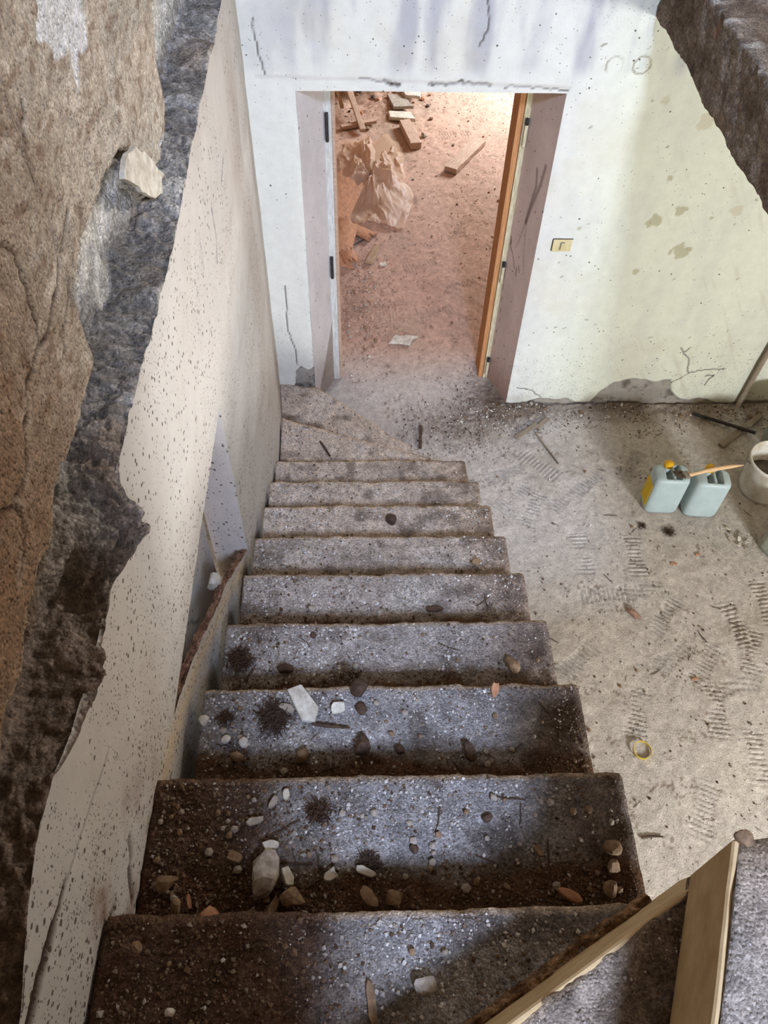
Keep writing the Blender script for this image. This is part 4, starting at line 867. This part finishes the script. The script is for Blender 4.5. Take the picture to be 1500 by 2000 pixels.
# short dry stalks: nothing tells them apart
def stalks(n, seed, place, lo, hi, label, group, mat):
    r = random.Random(seed); protos = [tube('dry_stalk', [(-.5, 0, 0), (-.15, r.uniform(-.06, .06), .02), (.2, r.uniform(-.06, .06), .02), (.5, r.uniform(-.1, .1), 0)], [.022, .03, .028, .018], M[mat], n=5) for q in range(3)]
    for i in range(n):
        x, y, z = place(r); o = protos[i] if i < 3 else protos[i % 3].copy()
        if i >= 3: COL.objects.link(o)
        L = r.uniform(lo, hi); o.scale = (L, L, L*.8); o.location = (x, y, z+L*.02); o.rotation_euler = (0, 0, r.uniform(0, 6.28)); props(o, label, 'stalk', group)
def on_floor(r):
    x, y = r.uniform(1.0, 2.6), r.uniform(-1.8, .75); return x, y, float(floor_z(x, y))+.001
stalks(34, 901, on_floor, .03, .08, 'short dark dry stalk lying on the open dusty floor', 'dry stalks on the floor', 'twig')
def on_tread(k):
    def f(r):
        fr, bk, z = TREADS[k]; u, v = r.uniform(.06, .9), r.uniform(.15, .85); p = fr(np.array(u))*(1-v)+bk(np.array(u))*v
        return p[0], p[1], float(step_h(np.array(p[0]), np.array(p[1]), np.array(v), z, k))+.001
    return f
for k_, w_ in ((1, 'second'), (2, 'third'), (3, 'fourth'), (4, 'fifth')):
    stalks({1: 14, 2: 10, 3: 9, 4: 7}[k_], 910+k_, on_tread(k_), .03, .075, 'short dark dry stalk lying in the grit of the %s tread' % w_, 'dry stalks on the %s tread' % w_, 'twig')

# light switch
t = thing('light_switch', (1.437, YB-.002, 1.154), 'cream light switch set in the wall right of the doorway', 'light switch')
bm = bmesh.new(); box_bm(bm, (.098, .008, .070), (0, .001, 0), bev=.003, seg=2); bm_obj('wall_plate', bm, M['ivory'], t)
bm = bmesh.new()
for bx in ((.104, .003, .004, 0, .0, .038), (.004, .003, .066, -.052, 0, .002)): box_bm(bm, bx[:3], bx[3:])
bm_obj('shadow_gap', bm, M['iron'], t)
bm = bmesh.new(); box_bm(bm, (.022, .008, .040), (.004, -.006, -.004), (.14, 0, 0), .002); bm_obj('rocker', bm, M['ivory'], t)
bm = bmesh.new()
for bx in ((.003, .004, .040, -.010, -.0045, -.004), (.018, .004, .003, 0, -.0045, .020)    ,): box_bm(bm, bx[:3], bx[3:])
bm_obj('rocker_frame', bm, M['steel'], t)

# ---------------------------------------------------------------- far room
plank('timber_offcut', 1.165, 3.66, 1.462, 4.155, .004, .004, .11, .045, M['wood_pink'], 'pale timber plank lying alone in the middle of the far room', 'plank', 11)
plank('timber_offcut', .90, 4.05, .815, 4.44, .004, .004, .095, .06, M['wood_pink'], 'short pale timber block below the tile slabs in the far room', 'plank', 12)
chip('F', .80, 4.55, .22, .17, .03, -.15, 801, 'plaster_chip', 'tile_slab', 'lowest of three pale tile slabs beside the short timber block', 'tile slab', up=.02, pts=[(-.14, .07), (.07, .08), (.13, -.06), (-.11, -.06)])
chip('F', .77, 4.78, .18, .22, .03, .1, 802, 'stone', 'tile_slab', 'middle of three pale tile slabs, greyer and partly covered', 'tile slab', up=.03, pts=[(-.09, .13), (.05, .12), (.13, -.12), (-.06, -.12)])
chip('F', .875, 4.93, .22, .2, .03, -.35, 803, 'plaster_chip', 'tile_slab', 'topmost of three pale tile slabs, slanting on the rubble', 'tile slab', tilt=(.12, .05), up=.07, pts=[(-.12, .12), (.08, .10), (.14, -.09), (.0, -.12), (-.06, -.04)])
plank('wooden_batten', .445, 4.29, .20, 5.25, .03, .26, .05, .028, M['wood_pink'], 'long dusty batten slanting up the heap at the left of the far room', 'batten', 13)
plank('wooden_batten', .26, 4.62, .16, 5.1, .05, .22, .03, .02, M['wood'], 'thin second batten beside the long dusty batten', 'batten', 14)
plank('timber_offcut', .25, 4.36, .56, 4.46, .01, .02, .05, .03, M['wood_pink'], 'broken lath end half buried under the long dusty batten', 'lath', 15)
def roof_tile(x, y, z, L, R, arc, rot, seed, label):
    n, m = 12, 8; r = random.Random(seed); V = []; F = []
    for s in (0, 1):
        for j in range(m):
            for i in range(n):
                a = -arc/2+arc*i/(n-1); q = R+(.014 if s else 0)
                l = (j/(m-1)-.5)*L+(r.uniform(-.03, .03) if j in (0, m-1) and s == 0 else 0)
                if s and j in (0, m-1): l = V[j*n+i][1]
                V.append((q*math.sin(a), l, q*math.cos(a)-R))
    def id(s, j, i): return s*n*m+j*n+i
    for j in range(m-1):
        for i in range(n-1): F.append((id(0, j, i), id(0, j+1, i), id(0, j+1, i+1), id(0, j, i+1))); F.append((id(1, j, i), id(1, j, i+1), id(1, j+1, i+1), id(1, j+1, i)))
    for i in range(n-1): F.append((id(0, 0, i), id(0, 0, i+1), id(1, 0, i+1), id(1, 0, i))); F.append((id(0, m-1, i), id(1, m-1, i), id(1, m-1, i+1), id(0, m-1, i+1)))
    for j in range(m-1): F.append((id(0, j, 0), id(1, j, 0), id(1, j+1, 0), id(0, j+1, 0))); F.append((id(0, j, n-1), id(0, j+1, n-1), id(1, j+1, n-1), id(1, j, n-1)))
    me = bpy.data.meshes.new('roof_tile'); me.from_pydata(V, [], F); me.update(); o = link('roof_tile', me, M['clay']); o.location = (x, y, z); o.rotation_euler = rot; return props(o, label, 'roof tile')
roof_tile(.255, 2.92, .20, .46, .30, .8, (.35, .5, -.2), 811, 'tall curved clay roof tile leaning behind the left door jamb, above the others')
roof_tile(.275, 2.60, .10, .34, .10, 1.9, (.25, .2, -.15), 812, 'narrow clay roof tile standing below the tall one behind the left jamb')
roof_tile(.305, 2.44, .045, .14, .075, 2.2, (.1, .0, 1.2), 813, 'broken clay tile end at the bottom of the tile pile behind the left jamb')
roof_tile(.34, 2.42, .07, .10, .05, 2.4, (.2, .2, .4), 818, 'small curled clay tile shard resting on the broken tile end')
roof_tile(.40, 5.08, .20, .34, .12, 1.7, (.1, .3, 1.1), 814, 'bright orange clay tile on the heap at the far left of the far room')
roof_tile(.53, 5.10, .19, .22, .11, 1.6, (.1, -.4, .6), 815, 'broken clay tile right of the bright orange one on the far heap')
roof_tile(.42, 2.80, .03, .20, .12, 1.2, (.05, .2, .9), 816, 'dusty reddish tile half buried beside the plastic sheet')
props(tube('iron_rod', [(.30, 2.56, .03), (.40, 2.66, .02), (.52, 2.76, .018)], .006, M['iron'], n=6), 'thin dark stick sticking out of the clay tile pile', 'stick')
plank('timber_offcut', .47, 2.40, .535, 2.60, .01, .01, .055, .02, M['wood'], 'dusty board end right of the clay tile pile', 'board', 16)
chip('F', .575, 2.40, .06, .05, .012, .2, 820, 'plaster_chip', 'plaster_chip', 'cream plaster chip on the floor right of the dusty board end', 'plaster chip', up=.004)
chip('F', .692, 1.555, .19, .11, .010, -.1, 821, 'plaster_chip', 'plaster_sheet', 'pale flat plaster sheet lying just inside the doorway', 'plaster chip', up=.008, pts=[(-.10, -.045), (-.06, .045), (-.03, .035), (.02, .05), (.10, .045), (.06, .01), (.045, -.05), (-.02, -.04)])
def plastic_sheet():
    u = np.linspace(-1, 1, 150); v = np.linspace(-1, 1, 200); U, V = np.meshgrid(u, v)
    ang = np.arctan2(V*.7, U); rad = np.hypot(U, V*.9)
    def ridge(x, y, s): return 1-np.abs(fbm(x, y, s, 1))*1.8
    w = fbm(U*1.4, V*1.4, 221); h = .55*ridge(U*1.2+w*.7, V*1.1+w*.5, 201)+.16*ridge(U*2.2+w, V*1.9-w, 205)+.30*ridge(ang*1.9+w*.5, rad*.5, 209)+.03*ridge(U*6+w*2, V*5, 213)
    env = ss(1.12, .35, rad)
    Z = .012+env*(.02+.15*np.clip(h, 0, 1.4))+.02*(1-env)*np.clip(h, 0, 1)
    X = .50+.30*U*(1+.22*fbm(V*2.2, U*.5, 231))+.03*fbm(U*4, V*4, 233); Y = 3.52+.66*V*(1+.16*fbm(U*2.2, V*.5, 235))+.03*fbm(U*4, V*4, 237)
    r2 = 1+.20*fbm(ang*1.5, ang*0, 239); keep = (rad < 1.02*r2); k = keep[:-1, :-1] & keep[1:, 1:] & keep[1:, :-1] & keep[:-1, 1:]
    m = bpy.data.materials.new('dusty_plastic_film'); m.use_nodes = True; N = m.node_tree.nodes; L = m.node_tree.links; B = N['Principled BSDF']
    B.inputs['Base Color'].default_value = (*c(196, 166, 140), 1); B.inputs['Roughness'].default_value = .55; B.inputs['Specular IOR Level'].default_value = .5
    tr = N.new('ShaderNodeBsdfTransparent'); tr.inputs[0].default_value = (1, .95, .88, 1); tl = N.new('ShaderNodeBsdfTranslucent'); tl.inputs[0].default_value = (*c(226, 190, 156), 1)
    m1 = N.new('ShaderNodeMixShader'); m1.inputs[0].default_value = .3; m2 = N.new('ShaderNodeMixShader'); m2.inputs[0].default_value = .22
    L.new(B.outputs[0], m1.inputs[1]); L.new(tl.outputs[0], m1.inputs[2]); L.new(m1.outputs[0], m2.inputs[1]); L.new(tr.outputs[0], m2.inputs[2]); L.new(m2.outputs[0], N['Material Output'].inputs['Surface'])
    o = mesh_np('plastic_sheet', np.stack([X, Y, Z], -1).reshape(-1, 3), gridfaces(*U.shape, keep=k), m); props(o, 'crumpled dusty plastic sheet heaped at the left of the far room', 'plastic sheet')
plastic_sheet()
floor_stones(50, 830, lambda r: (r.uniform(.2, 1.15), r.gauss(4.95, .28), .05), .02, .07, ['stone', 'tan_stone', 'clay', 'clod'], 'rubble stone on the heap at the back of the far room', 'rubble heap in the far room', 'stone', 'stone')
floor_stones(30, 840, lambda r: (r.uniform(.4, 1.7), r.uniform(1.5, 4.4), .001), .014, .032, ['stone', 'clay', 'tan_stone'], 'small pebble scattered on the pink dust of the far room', 'pebbles on the far room floor')
